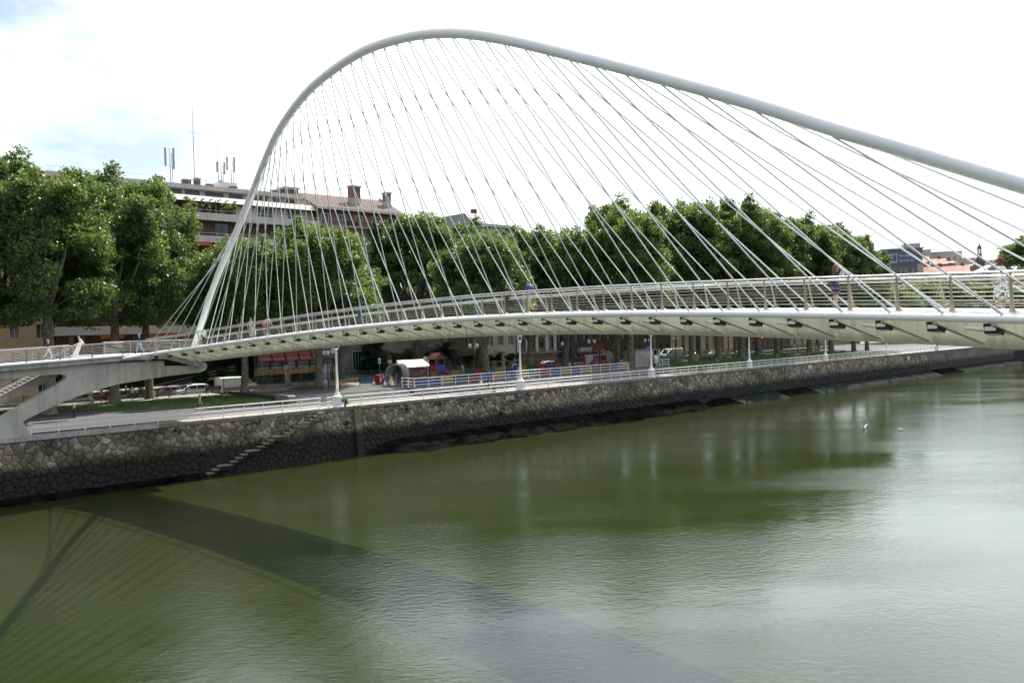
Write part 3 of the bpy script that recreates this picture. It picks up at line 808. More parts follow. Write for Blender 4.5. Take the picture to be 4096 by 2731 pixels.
for q in range(6):
    s = -24.2 - q * 2.2; lq(MB().tube([(s, 3.5, zst(s) - 0.05), (s, 3.5, zst(s) + 1.0)], 0.028, 8), 'railing_post', M['post_steel'], hr, True)
# ================================================================ white quay railings
_post_me = {}
def white_railing(label, s0, s1, n, z, group, spacing=2.05, scroll=(False, False), h=1.1):
    L = s1 - s0; k = max(1, round(L / spacing)); sp = L / k
    t = thing('quay_railing', label, 'railing', W(s0, n, z), QA, group)
    for f, r in ((1.0, 0.05), (0.62, 0.04), (0.27, 0.04)):
        key = ('rail', round(L, 2), f)
        if key not in _post_me:
            pts = []
            if scroll[0]: pts += [(-0.08, 0, h * f - 0.16), (-0.2, 0, h * f - 0.12), (-0.22, 0, h * f - 0.03), (-0.12, 0, h * f)]
            pts += [(0, 0, h * f), (L, 0, h * f)]
            if scroll[1]: pts += [(L + 0.12, 0, h * f), (L + 0.22, 0, h * f - 0.03), (L + 0.2, 0, h * f - 0.12), (L + 0.08, 0, h * f - 0.16)]
            _post_me[key] = MB().tube(pts, r, 8).mesh('rail', M['white_paint'], True)
        link('rail', _post_me[key], t)
    if 'post' not in _post_me:
        mb = MB(); mb.lathe([(0.085, 0), (0.085, 0.03), (0.045, 0.06), (0.036, 0.3), (0.034, h * 0.97), (0.062, h), (0.062, h + 0.03), (0.03, h + 0.07)], 8)
        for f in (0.27, 0.62): mb.lathe([(0.03, -0.05), (0.056, 0), (0.03, 0.05)], 8, (0, 0, h * f))
        _post_me['post'] = mb.mesh('post', M['white_paint'], True)
    for q in range(k + 1):
        o = link('post', _post_me['post'], t); o.location = (q * sp, 0, 0)
    return t
G_R = 'white quay railings'
white_railing('white tubular railing on the quay between the concrete pier and the river steps', -28.3, -2.2, 0.3, 5.17, G_R, scroll=(True, True))
white_railing('very short white railing between the river steps gap and the nearest lamp post', -1.05, -0.55, 0.3, 5.16, G_R, 0.5, (True, False))
for q in range(7):
    a, b = 26.0 * q + 0.75, 26.0 * (q + 1) - 0.75
    white_railing('white quay railing between the %s and %s riverside lamp posts counted from the river steps' % (ORD[q], ORD[q + 1]), a, b, 0.3, 5.16, G_R)
white_railing('upper white railing on the terrace wall in front of the playground fence', 15.7, 56.6, 8.62, 5.84, 'white terrace railings', 2.1, (False, False))
t2 = white_railing('short white railing returning inland at the left corner of the terrace wall', 15.7, 15.7 + 2.6, 8.62, 5.84, 'white terrace railings', 1.3, (False, True))
t2.rotation_euler = (0, 0, QA + radians(90)); t2.location = W(15.7, 8.62 + 0.1, 5.84)
white_railing('white railing beside the grey toilet cabin at the edge of the right lawn', 66.5, 70.0, 10.9, 5.76, 'white terrace railings', 1.7)

# ================================================================ riverside lamp posts
LAMP = None
def quay_lamp(label, s, n):
    global LAMP
    if LAMP is None:
        t = thing('quay_lamp', label, 'lamp post', W(s, n, 5.15), QA, 'white riverside lamp posts')
        mb = MB(); mb.lathe([(0.50, 0), (0.50, 0.12), (0.44, 0.16), (0.42, 1.02), (0.50, 1.06), (0.50, 1.14), (0.22, 1.38), (0.20, 1.42)], 8, mi=0)
        mb.build('pedestal', M['white_paint'], t, True)
        MB().lathe([(0.2, 1.40), (0.24, 1.46), (0.17, 1.55), (0.14, 1.9), (0.17, 1.95), (0.13, 2.0), (0.10, 5.9), (0.14, 5.95), (0.14, 6.02), (0.08, 6.1)], 12).build('pole', M['white_paint'], t, True)
        mb = MB(); u = [(-0.05, 0, 6.1), (-0.22, 0, 6.1), (-0.31, 0, 6.2), (-0.31, 0, 6.75), (-0.22, 0, 6.95), (-0.1, 0, 7.03), (0, 0, 7.05)]
        mb.tube(u + [(-x, y, z) for x, y, z in reversed(u[:-1])], 0.036, 8)
        mb.tube([(0, 0, 7.0), (0, 0, 7.2)], [0.05, 0.02], 8)
        br = mb.build('bracket', M['white_paint'], t, True)
        MB().lathe([(0.02, 6.98), (0.12, 6.96), (0.20, 6.86), (0.23, 6.74), (0.21, 6.7)], 14).build('lantern_hood', M['white_paint'], t, True)
        MB().lathe([(0.2, 6.71), (0.19, 6.6), (0.14, 6.5), (0.03, 6.45)], 14).build('lantern_globe', M['glass_grey'], t, True)
        LAMP = t; return t
    t = copy_tree(LAMP); t.location = W(s, n, 5.15); t['label'] = label; return t
quay_lamp('nearest white riverside lamp post, standing beside the river steps', 0.0, 0.35)
for q in range(1, 8):
    quay_lamp('white riverside lamp post, %s along the quay from the river steps' % ORD[q], 26.0 * q, 0.35)

# ================================================================ twin globe street lamps
GL = None
def globe_lamp(label, s, n, zb, zt):
    global GL
    if GL is None:
        t = thing('globe_lamp', label, 'street lamp', W(s, n, zb), QA, 'twin globe street lamps')
        MB().lathe([(0.2, 0), (0.2, 0.3), (0.13, 0.4), (0.11, 0.9), (0.08, 1.0), (0.055, 3.2), (0.09, 3.25), (0.05, 3.35), (0.045, 3.75), (0.015, 4.05)], 10).build('pole', M['green_metal'], t, True)
        for sg in (-1, 1):
            MB().tube([(0, 0, 3.45), (sg * 0.18, 0, 3.3), (sg * 0.42, 0, 3.3), (sg * 0.6, 0, 3.45), (sg * 0.62, 0, 3.7)], [0.035, 0.03, 0.03, 0.03, 0.05], 8).build('arm', M['green_metal'], t, True)
            MB().lathe([(0.1, 3.7), (0.2, 3.82), (0.25, 4.02), (0.22, 4.2), (0.13, 4.33), (0.03, 4.42)], 14, (sg * 0.62, 0, 0)).build('globe', M['globe'], t, True)
        GL = t
    else:
        t = copy_tree(GL); t['label'] = label
    t.location = W(s, n, zb); k = (zt - zb) / 4.05; t.scale = (1.15, 1.15, k); return t
for q, (s, n, zt) in enumerate(((12.6, 24.5, 10.35), (38.3, 24.5, 10.2), (65.6, 24.5, 10.07), (90.0, 24.5, 9.96), (114.8, 24.5, 9.8))):
    globe_lamp('twin globe street lamp on the terrace side of the street, %s from the hotel signs' % ORD[q], s, n, ZU, zt)
for q, (s, zt) in enumerate(((22.5, 9.6), (52.4, 9.42), (75.2, 9.33), (101.3, 9.2))):
    globe_lamp('twin globe street lamp on the building side of the street, %s from the hotel' % ORD[q], s, 40.6, ZR + 0.13, zt)
t = thing('dark_lamp_post', 'dark iron post standing on the sunny path between two benches', 'post', W(-9.9, 28.0, 5.4), QA)
MB().lathe([(0.24, 0), (0.24, 0.5), (0.16, 0.6), (0.12, 2.2), (0.15, 2.3), (0.08, 2.45), (0.06, 4.6), (0.02, 4.7)], 12).build('post', M['black'], t, True)
MB().ball((0, 0, 4.85), 0.2).build('globe', M['globe'], t, True)

# ================================================================ green fence on the low wall along the street
def green_fence(label, s0, s1, n0, n1, zb, wall_h, h=0.95):
    a, b = W(s0, n0, zb), W(s1, n1, zb); d = b - a; L = d.length; rz = math.atan2(d.y, d.x)
    t = thing('street_fence', label, 'fence', a, rz, 'green street fences')
    if wall_h: MB().box(0, L, -0.16, 0.16, 0, wall_h).build('plinth', M['plinth'], t)
    if wall_h: MB().box(-0.02, L + 0.02, -0.2, 0.2, wall_h, wall_h + 0.07).build('plinth_coping', M['step_stone'], t)
    z0 = wall_h + 0.07
    for hh in (0.12, h): MB().box(0, L, -0.025, 0.025, z0 + hh - 0.02, z0 + hh + 0.02).build('rail', M['green_metal'], t)
    mb = MB(); k = int(L / 0.2)
    for q in range(k): mb.box(q * 0.2 + 0.09, q * 0.2 + 0.12, -0.012, 0.012, z0 + 0.12, z0 + h)
    o = mb.build('bars', M['green_metal'], t); o['kind'] = 'stuff'
    if 'fpost' not in _post_me:
        _post_me['fpost'] = MB().lathe([(0.05, 0), (0.05, h + 0.05), (0.075, h + 0.08), (0.03, h + 0.2)], 8).mesh('post', M['green_metal'], True)
    for q in range(int(L / 2.6) + 1):
        o = link('post', _post_me['fpost'], t); o.location = (q * 2.6, 0, z0)
M['plinth'] = mat('stained brown plinth stone', (0.26, 0.2, 0.14), 0.85, var=0.3, scale=1.0, streak=0.4)
green_fence('green railing fence behind the benches at the foot of the left lawn', -46, -1.2, 31.0, 30.6, 5.4, 0.0, 1.0)
green_fence('green railing fence on a low stained wall behind the terrace', -0.8, 18.2, 27.4, 26.2, ZU - 0.1, 0.55)
green_fence('green railing fence on a low stained wall behind the playground', 18.6, 69.5, 27.3, 26.9, ZU - 0.1, 0.5)
green_fence('green railing fence on a low stained wall behind the right lawn', 70, 150, 23.2, 23.2, ZU - 0.1, 0.5)

# ================================================================ benches
def bench(label, s, n, z, rz, m='wood', L=1.9):
    t = thing('park_bench', label, 'bench', W(s, n, z), QA + rz, 'park benches')
    for sx in (-0.72, 0.72):
        MB().prism([(sx - 0.03, -0.28, 0), (sx - 0.03, -0.2, 0), (sx - 0.03, -0.16, 0.4), (sx - 0.03, 0.2, 0.4), (sx - 0.03, 0.26, 0), (sx - 0.03, 0.34, 0), (sx - 0.03, 0.27, 0.46), (sx - 0.03, 0.44, 0.92), (sx - 0.03, 0.37, 0.94), (sx - 0.03, 0.2, 0.47), (sx - 0.03, -0.26, 0.45)], (0.06, 0, 0)).build('leg_frame', M['black'], t)
    for q in range(4): MB().box(-L / 2, L / 2, -0.26 + q * 0.125, -0.16 + q * 0.125, 0.455, 0.495).build('seat_slat', M[m], t)
    R = Matrix.Rotation(radians(-18), 3, 'X')
    for q in range(4): MB().obox((0, 0.235 + q * 0.046, 0.56 + q * 0.12), (L, 0.035, 0.1), R).build('back_slat', M[m], t)
    return t
bench('brown slatted bench in front of the big tree trunk under the concrete pier', -15.6, 27.4, 5.41, pi)
bench('brown slatted bench right of the dark iron post on the sunny path', -8.3, 27.5, 5.41, pi)
bench('brown slatted bench below the white delivery van at the back of the left lawn', -3.4, 24.4, 5.75, pi)
for q, (s, n) in enumerate(((79.2, 7.6), (91.0, 9.6), (99.5, 8.0), (112.5, 8.5), (118.0, 10.0), (126.0, 8.2))):
    bench('pale slatted bench on the right lawn, %s from the terrace' % ORD[q], s, n, 5.38, pi, 'step_stone', 1.8)

# ================================================================ playground
def picket_fence():
    t = thing('playground_fence', 'multicoloured picket fence round the playground behind the upper railing', 'fence', W(18.0, 9.8, ZU), QA)
    cols = [cm(0.02, 0.05, 0.22), cm(0.36, 0.23, 0.03), cm(0.012, 0.085, 0.055), cm(0.24, 0.02, 0.025), cm(0.03, 0.09, 0.27), cm(0.36, 0.24, 0.04)]
    def run(x0, y0, x1, y1, ofs):
        L = math.hypot(x1 - x0, y1 - y0); k = round(L / 2.2); a = math.atan2(y1 - y0, x1 - x0)
        R = Matrix.Rotation(a, 3, 'Z')
        for q in range(k):
            w = L / k; mb = MB()
            def P(u, v, z): return Vector((x0, y0, 0)) + R @ Vector((q * w + u, v, z))
            for z in (0.25, 0.78): mb.obox(P(w / 2, 0.03, z), (w - 0.06, 0.04, 0.08), R)
            m_ = 12
            for r in range(m_): mb.obox(P((r + 0.5) * w / m_, -0.005, 0.55), (w / m_ * 0.6, 0.025, 0.95), R)
            o = mb.build('fence_panel', cols[(q * 1 + ofs) % 6], t); o['kind'] = 'stuff'
            MB().obox(P(0, 0.03, 0.55), (0.1, 0.1, 1.1), R).build('fence_post', M['redwood'], t)
            MB().obox(P(0, -0.35, 0.09), (0.16, 0.16, 0.2), R).build('yellow_footing', cols[1], t)
    run(0.2, 0, 40.5, 0.0, 0)
    run(0.2, 0, 0.2, 8.5, 4)
    run(3, 12.5, 40.5, 12.5, 2)
    MB().box(0.5, 40.0, 0.3, 12.2, 0.006, 0.016).build('play_surface', cm(0.03, 0.07, 0.16), t)
picket_fence()

def play_tower(label, s, n, z, rz, panel):
    t = thing('play_tower', label, 'play tower', W(s, n, z), QA + rz, 'red-roofed play towers')
    for x in (-0.75, 0.75):
        for y in (-0.75, 0.75): MB().box(x - 0.06, x + 0.06, y - 0.06, y + 0.06, 0, 3.1).build('post', M['redwood'], t)
    MB().box(-0.8, 0.8, -0.8, 0.8, 1.35, 1.43).build('platform', M['redwood'], t)
    rf = cm(0.22, 0.045, 0.035)
    for sg in (-1, 1):
        a = Vector((sg * 1.15, 0, 3.0)); b = Vector((0, 0, 3.85))
        mb = MB()
        for q in range(5):
            f0, f1 = q / 5, (q + 1) / 5 + 0.03
            mb2 = MB(); mb2.prism([a.lerp(b, f0) + Vector((0, -1.1, 0.05)), a.lerp(b, min(1, f1)) + Vector((0, -1.1, 0.02)), a.lerp(b, min(1, f1)) + Vector((0, 1.1, 0.02)), a.lerp(b, f0) + Vector((0, 1.1, 0.05))], (0, 0, 0.045))
            mb2.build('roof_board', rf, t)
    for y in (-0.78, 0.78):
        MB().prism([(-0.9, y - 0.02, 3.02), (0.9, y - 0.02, 3.02), (0, y - 0.02, 3.72)], (0, 0.04, 0)).build('gable', M['redwood'], t)
    MB().box(-0.7, 0.7, -0.80, -0.76, 1.43, 2.3).build('side_panel', panel, t)
    MB().box(-0.8, -0.76, -0.7, 0.7, 1.43, 2.2).build('side_panel', cm(0.4, 0.03, 0.03), t)
    mb = MB(); mb.add([(0.78, -0.4, 1.45), (0.78, 0.4, 1.45), (2.4, 0.4, 0.55), (2.4, -0.4, 0.55), (3.3, -0.4, 0.3), (3.3, 0.4, 0.3)], [(0, 1, 2, 3), (3, 2, 5, 4)])
    mb.build('slide_bed', M['stainless'], t)
    for y in (-0.43, 0.4):
        mb = MB(); mb.prism([(0.78, y, 1.3), (2.4, y, 0.42), (3.35, y, 0.15), (3.35, y, 0.42), (2.45, y, 0.75), (1.0, y, 1.85), (0.78, y, 1.85)], (0, 0.05, 0)); mb.build('slide_side', cm(0.33, 0.05, 0.05), t)
    for y in (-0.35, 0.35): MB().bar((-0.8, y, 1.4), (-2.0, y, 0.0), 0.08, 0.12).build('ladder_rail', M['redwood'], t)
    for q in range(5):
        f = (q + 0.6) / 5.2; MB().box(-0.8 - 1.2 * f - 0.06, -0.8 - 1.2 * f + 0.06, -0.35, 0.35, 1.4 - 1.4 * f - 0.02, 1.4 - 1.4 * f + 0.02).build('ladder_rung', M['redwood'], t)
    return t
play_tower('red-roofed wooden play tower with blue panel and red slide beside the white-roofed shelter', 25.8, 17.4, ZU, radians(0), cm(0.04, 0.06, 0.33))
t = play_tower('red-roofed play tower with a slide falling to the left before the fat concrete ring', 57.6, 15.4, ZU, pi, cm(0.04, 0.1, 0.3))

M['ring_conc'] = mat('old grey concrete', (0.23, 0.22, 0.20), 0.9, var=0.25, scale=1.2, streak=0.3)
def concrete_ring(label, s, n, z, rz, R, th, depth, col=None):
    t = thing('concrete_ring', label, 'concrete ring', W(s, n, z), QA + rz, 'walk-through concrete rings')
    mb = MB(); k = 40; vs = []; fs = []
    for q in range(k):
        a = 2 * pi * q / k
        for r in (R, R - th):
            for y in (-depth / 2, depth / 2):
                rr = r * (1 + (0.10 if r == R else 0.0) * sin(a) * 0)
                vs.append((rr * cos(a), y + 0.25 * sin(a), R - 0.12 + rr * sin(a) * 1.12))
    for q in range(k):
        b, c = q * 4, ((q + 1) % k) * 4
        fs += [(b, c, c + 1, b + 1), (b + 2, b + 3, c + 3, c + 2), (b, b + 2, c + 2, c), (b + 1, c + 1, c + 3, b + 3)]
    mb.add(vs, fs); mb.build('ring', col or M['ring_conc'], t, True); return t
concrete_ring('tall open concrete ring with a person sitting inside, left of the white-roofed shelter', 17.7, 15.4, ZU, radians(-62), 1.42, 0.2, 1.6)
t = concrete_ring('fat concrete tunnel ring behind the second play tower', 62.4, 19.4, ZU, radians(-95), 1.35, 0.16, 3.0)
t = thing('red_gate_frame', 'pair of red posts with a pale panel beside the fat concrete ring', 'gate', W(59.5, 18.6, ZU), QA)
for x in (-2.2, 2.2): MB().box(x - 0.16, x + 0.16, -0.1, 0.1, 0, 2.6).build('post', cm(0.45, 0.03, 0.03), t)
MB().box(-2.0, 2.0, -0.04, 0.04, 0.1, 2.3).build('panel', cm(0.5, 0.5, 0.5), t)
MB().tube([(-3.2, 0.2, 3.1), (2.6, 0.2, 3.1)], 0.42, 16).build('roof_tube', M['slab_edge'], t, True)
# swings
for lab, s in (('wooden swing frame with dark legs left of the second quay lamp', 36.5), ('wooden swing frame with dark legs right of the second quay lamp', 46.5)):
    t = thing('swing_frame', lab, 'swing', W(s, 16.5, ZU), QA, 'playground swings')
    MB().box(-2.2, 2.2, -0.06, 0.06, 2.15, 2.3).build('beam', M['redwood'], t)
    for x in (-2.1, 2.1):
        for y in (-0.9, 0.9): MB().bar((x, 0, 2.2), (x, y, 0), 0.1, 0.1).build('leg', M['redwood'], t)
    for x in (-0.9, 0.9):
        for dx in (-0.2, 0.2): MB().tube([(x + dx, 0, 2.15), (x + dx, 0, 0.5)], 0.015, 5).build('chain', M['stainless'], t)
        MB().box(x - 0.24, x + 0.24, -0.1, 0.1, 0.47, 0.52).build('seat', M['rubber'], t)

# ================================================================ kiosk and small things on the terrace
def kiosk():
    t = thing('bus_shelter', 'glass shelter with red bands and a sloping white canopy behind the concrete ring', 'shelter', W(24.0, 20.6, ZU), QA + radians(-6)); t.scale = (0.7, 0.7, 0.72)
    MB().box(-2.7, 2.7, -0.9, 0.9, 0, 0.12).build('base', M['slab_edge'], t)
    for x in (-2.65, -0.9, 0.9, 2.65):
        for y in (-0.88, 0.88): MB().box(x - 0.05, x + 0.05, y - 0.05, y + 0.05, 0.12, 2.6).build('post', M['green_metal'], t)
    for q in range(3): MB().box(-2.58 + q * 1.77, -0.97 + q * 1.77, -0.885, -0.87, 0.35, 2.5).build('glass_pane', M['glass_grey'], t)
    MB().box(-2.6, 2.6, 0.84, 0.88, 0.2, 2.5).build('back_panel', cm(0.06, 0.09, 0.07), t)
    for z in (0.55, 1.75):
        b = MB().box(-2.7, 2.7, -0.915, -0.895, z, z + 0.3).build('red_band', cm(0.55, 0.02, 0.02), t)
        for x, w in ((1.25, 0.5), (1.72, 0.22), (2.15, 0.5)): MB().box(x - w / 2, x + w / 2, -0.921, -0.917, z + 0.1, z + 0.2).build('white_mark', cm(0.7, 0.6, 0.6), b)
    mb = MB(); mb.prism([(-3.0, -1.9, 2.75), (3.0, -1.9, 2.75), (2.6, 0.9, 4.0), (-3.3, 0.9, 4.0)], (0, 0, 0.1)); mb.build('canopy', M['white_paint'], t)
    MB().box(1.5, 2.4, -0.86, -0.80, 1.0, 2.2).build('notice', cm(0.6, 0.6, 0.6), t)
kiosk()
t = thing('notice_disc_post', 'round pale disc on a thick cream post right of the white-roofed shelter', 'sign', W(26.9, 21.4, ZU), QA); t.scale = (0.72, 0.72, 0.8)
MB().box(-0.3, 0.3, -0.1, 0.1, 0, 2.4).build('post', cm(0.45, 0.4, 0.3), t)
MB().lathe([(1.0, -0.06), (1.0, 0.06)], 24, (-0.3, -0.2, 3.1), 0, Matrix.Rotation(radians(90), 3, 'X')).build('disc', cm(0.62, 0.6, 0.55), t)
t = thing('litter_bin', 'red box bin beside two children left of the concrete ring', 'bin', W(17.0, 18.6, ZU), QA)
MB().box(-0.45, 0.45, -0.4, 0.4, 0.05, 1.25).build('body', cm(0.38, 0.02, 0.03), t); MB().box(-0.5, 0.5, -0.45, 0.45, 1.25, 1.33).build('lid', cm(0.2, 0.02, 0.02), t)
MB().box(-0.2, 0.1, -0.42, -0.405, 0.35, 1.05).build('poster', cm(0.6, 0.6, 0.6), t)
t = thing('picket_barrier', 'low green and blue slatted barrier left of the red bin', 'barrier', W(14.6, 19.6, ZU), QA)
for q in range(12): MB().box(q * 0.16, q * 0.16 + 0.1, -0.02, 0.02, 0.12, 1.1).build('slat', cm(0.03, 0.1, 0.09) if q < 7 else cm(0.06, 0.14, 0.35), t)
for z in (0.3, 0.9): MB().box(-0.05, 1.95, 0.02, 0.06, z, z + 0.08).build('rail', M['green_metal'], t)
for x in (-0.02, 1.92): MB().box(x - 0.04, x + 0.04, 0.02, 0.1, 0, 1.15).build('post', M['green_metal'], t)
def road_sign(label, s, n, zb, h):
    t = thing('no_parking_sign', label, 'road sign', W(s, n, zb), QA, 'round no-parking signs')
    MB().tube([(0, 0, 0), (0, 0, h)], 0.035, 8).build('post', M['stainless'], t, True)
    R = Matrix.Rotation(radians(90), 3, 'X')
    MB().lathe([(0.37, -0.015), (0.37, 0.015)], 24, (0, -0.06, h - 0.35), 0, R).build('disc', cm(0.35, 0.01, 0.02), t)
    MB().lathe([(0.28, -0.004), (0.28, 0.004)], 24, (0, -0.082, h - 0.35), 0, R).build('disc_face', cm(0.03, 0.05, 0.25), t)
    MB().obox((0, -0.09, h - 0.35), (0.56, 0.006, 0.07), Matrix.Rotation(radians(45), 3, 'Y')).build('disc_bar', cm(0.35, 0.01, 0.02), t)
    MB().box(-0.34, 0.34, -0.07, -0.05, h - 1.28, h - 0.78).build('plate', cm(0.7, 0.7, 0.7), t)
    for z in (h - 0.9, h - 1.02, h - 1.14): MB().box(-0.22, 0.22, -0.078, -0.072, z - 0.03, z + 0.02).build('plate_line', M['black'], t)
road_sign('round red no-parking sign with white plates in front of the hotel signs', 9.6, 30.8, ZR + 0.12, 4.2)
road_sign('round red no-parking sign with white plates left of the white-roofed shelter', 26.8, 30.8, ZR + 0.12, 4.2)
t = thing('parking_sign', 'small white parking sign on a thin post just behind the concrete ring', 'road sign', W(22.5, 27.0, ZU), QA)
MB().tube([(0, 0, 0), (0, 0, 2.9)], 0.03, 8).build('post', M['stainless'], t); MB().box(-0.22, 0.22, -0.05, -0.03, 2.4, 3.2).build('plate', cm(0.65, 0.65, 0.65), t); MB().box(-0.1, 0.1, -0.056, -0.052, 2.65, 2.95).build('symbol', cm(0.03, 0.05, 0.2), t)
t = thing('street_sign', 'dark hotel arrow sign with a blue emblem on a pole before the hotel', 'sign', W(21.0, 41.2, ZR + 0.13), QA)
MB().tube([(0, 0, 0), (0, 0, 2.2)], 0.04, 8).build('post', M['stainless'], t)
MB().box(-0.65, 0.65, -0.05, 0.05, 0.95, 2.0).build('board', cm(0.05, 0.07, 0.16), t); MB().lathe([(0.5, -0.05), (0.5, 0.05)], 20, (0, 0, 2.0), 0, Matrix.Rotation(radians(90), 3, 'X')).build('emblem', cm(0.03, 0.05, 0.14), t)
MB().box(-0.35, 0.35, -0.062, -0.056, 1.9, 2.15).build('crown_mark', cm(0.6, 0.5, 0.1), t)
t = thing('solar_panel_post', 'thin mast with a tilted pale panel above the playground', 'mast', W(49.5, 26.0, ZU), QA)
MB().tube([(0, 0, 0), (0, 0, 4.6)], 0.05, 8).build('mast', M['stainless'], t); MB().obox((-0.2, 0, 4.8), (1.2, 0.8, 0.05), Matrix.Rotation(radians(35), 3, 'Y') @ Matrix.Rotation(radians(25), 3, 'X')).build('panel', cm(0.5, 0.52, 0.56), t)
t = thing('tree_bird_box', 'small white box fixed in the fork of a plane tree before the hotel', 'box', W(10.2, 21.2, 10.05), QA)
MB().box(-0.3, 0.3, -0.6, -0.1, 0, 0.42).build('body', cm(0.75, 0.75, 0.75), t); MB().box(-0.14, 0.14, -0.62, -0.6, 0.1, 0.3).build('opening', M['black'], t)
t = thing('advert_banner', 'pale blue standing banner beside the forked tree trunk', 'banner', W(14.3, 27.9, ZU - 0.2), QA)
MB().prism([(-0.6, 0, 0.1), (0.55, 0, 0.1), (0.5, 0, 2.2), (0.2, 0, 3.0), (-0.2, 0, 3.0), (-0.55, 0, 2.0)], (0, 0.05, 0)).build('sheet', cm(0.42, 0.46, 0.62), t); MB().box(-0.7, 0.65, -0.15, 0.2, 0, 0.1).build('foot', M['black'], t)
# toilet cabin
t = thing('toilet_cabin', 'grey concrete toilet cabin with an open steel doorway on the terrace', 'cabin', W(66.3, 12.6, ZU), QA + radians(-14))
MB().box(-2.5, 1.4, 0, 3.0, 0, 2.75).build('body', M['slab_edge'], t); MB().box(-2.6, 2.9, -0.1, 3.1, 2.75, 2.9).build('roof', M['step_stone'], t)
MB().box(2.55, 2.8, 0, 3.0, 0, 2.75).build('side_wall', M['frame_white'], t); MB().box(1.4, 2.55, 0.9, 1.0, 0, 2.75).build('doorway_back', M['black'], t)
MB().box(-1.7, -0.4, -0.03, -0.005, 0.05, 2.3).build('door', cm(0.36, 0.32, 0.27), t); MB().box(1.0, 2.0, -0.5, -0.05, 0.55, 1.9).build('steel_panel', M['stainless'], t)
MB().box(0.2, 1.2, 0.4, 0.6, 2.9, 3.35).build('blue_sign', cm(0.12, 0.15, 0.4), t)
t = thing('advert_disc', 'pale arched advert board before the white van on the right', 'sign', W(83.0, 24.6, ZU), QA)
MB().tube([(0, 0, 0), (0, 0, 2.9)], 0.12, 10).build('post', M['green_metal'], t); MB().lathe([(0.75, -0.08), (0.75, 0.08)], 20, (0, -0.05, 3.4), 0, Matrix.Rotation(radians(90), 3, 'X')).build('disc', cm(0.5, 0.45, 0.38), t)
# traffic light showing red
t = thing('traffic_light', 'traffic light showing red beyond the right lawn', 'traffic light', W(124, 26, ZU), QA)
MB().tube([(0, 0, 0), (0, 0, 2.6)], 0.06, 8).build('post', M['black'], t)
MB().box(-0.18, 0.18, -0.15, 0.15, 2.6, 3.6).build('housing', M['black'], t)
red = bpy.data.materials.new('lit red signal'); red.use_nodes = True; _b = red.node_tree.nodes['Principled BSDF']; _b.inputs['Base Color'].default_value = (0.6, 0.01, 0.01, 1); _b.inputs['Emission Color'].default_value = (1, 0.03, 0.02, 1); _b.inputs['Emission Strength'].default_value = 6
MB().ball((0, -0.17, 3.4), 0.15).build('red_lens', red, t); MB().ball((0, -0.17, 3.08), 0.1).build('amber_lens', cm(0.1, 0.06, 0.01), t); MB().ball((0, -0.17, 2.8), 0.1).build('green_lens', cm(0.01, 0.08, 0.04), t)
for q, s in enumerate((93, 117, 140)):
    t = thing('pale_bollard', 'pale stone bollard at the back of the right lawn, %s from the terrace' % ORD[q], 'bollard', W(s, 21.4, 5.86), QA, 'stone bollards')
    MB().lathe([(0.3, 0), (0.28, 0.75), (0.32, 0.8), (0.2, 0.95)], 10).build('shaft', cm(0.5, 0.47, 0.42), t)
for q, s in enumerate((63.5, 69.5)):
    t = thing('gate_pillar', 'stone gate pillar with a wide cap before the dark garden, %s of two' % ('left' if q == 0 else 'right'), 'pillar', W(s - 9, 43.0, ZR + 0.13), QA, 'stone gate pillars')
    MB().box(-0.5, 0.5, -0.5, 0.5, 0, 3.0).build('shaft', cm(0.38, 0.33, 0.24), t); MB().lathe([(0.62, 3.0), (0.95, 3.25), (0.95, 3.35), (0.4, 3.7)], 4).build('cap', cm(0.42, 0.36, 0.27), t)
# ================================================================ buildings
M['brick'] = mat('dark red brick', (0.135, 0.068, 0.058), 0.85, var=0.25, scale=0.8, bump=0.01, bscale=20)
M['brick_red'] = mat('red brick', (0.25, 0.12, 0.10), 0.85, var=0.2, scale=0.8)
M['band'] = mat('pale pinkish concrete cladding', (0.62, 0.56, 0.52), 0.8, var=0.08, scale=0.6, streak=0.2)
M['cream'] = mat('cream render', (0.42, 0.36, 0.27), 0.85, var=0.12, scale=0.5, streak=0.2)
M['beige'] = mat('plain beige render', (0.27, 0.205, 0.155), 0.85, var=0.1, scale=0.5, streak=0.2)
M['grey_stone'] = mat('grey ashlar', (0.24, 0.225, 0.205), 0.85, var=0.15, scale=0.7, streak=0.25)
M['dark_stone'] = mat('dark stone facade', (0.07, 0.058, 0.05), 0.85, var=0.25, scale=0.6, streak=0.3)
M['ochre'] = mat('ochre render', (0.50, 0.36, 0.22), 0.85, var=0.12, scale=0.5)
M['tile'] = mat('clay roof tiles', (0.29, 0.215, 0.185), 0.85, col2=(0.15, 0.125, 0.115), scale=1.6, bump=0.06, bscale=3)
M['tile_orange'] = mat('orange clay roof tiles', (0.38, 0.20, 0.15), 0.85, var=0.25, scale=0.5)
M['slate'] = mat('grey roof sheet', (0.24, 0.25, 0.27), 0.6, var=0.15, scale=0.5)
M['awning'] = mat('red canvas awning', (0.19, 0.04, 0.03), 0.8, var=0.1)
M['awning_or'] = mat('orange canvas awning', (0.42, 0.085, 0.025), 0.8, var=0.1)
_WIN = {}
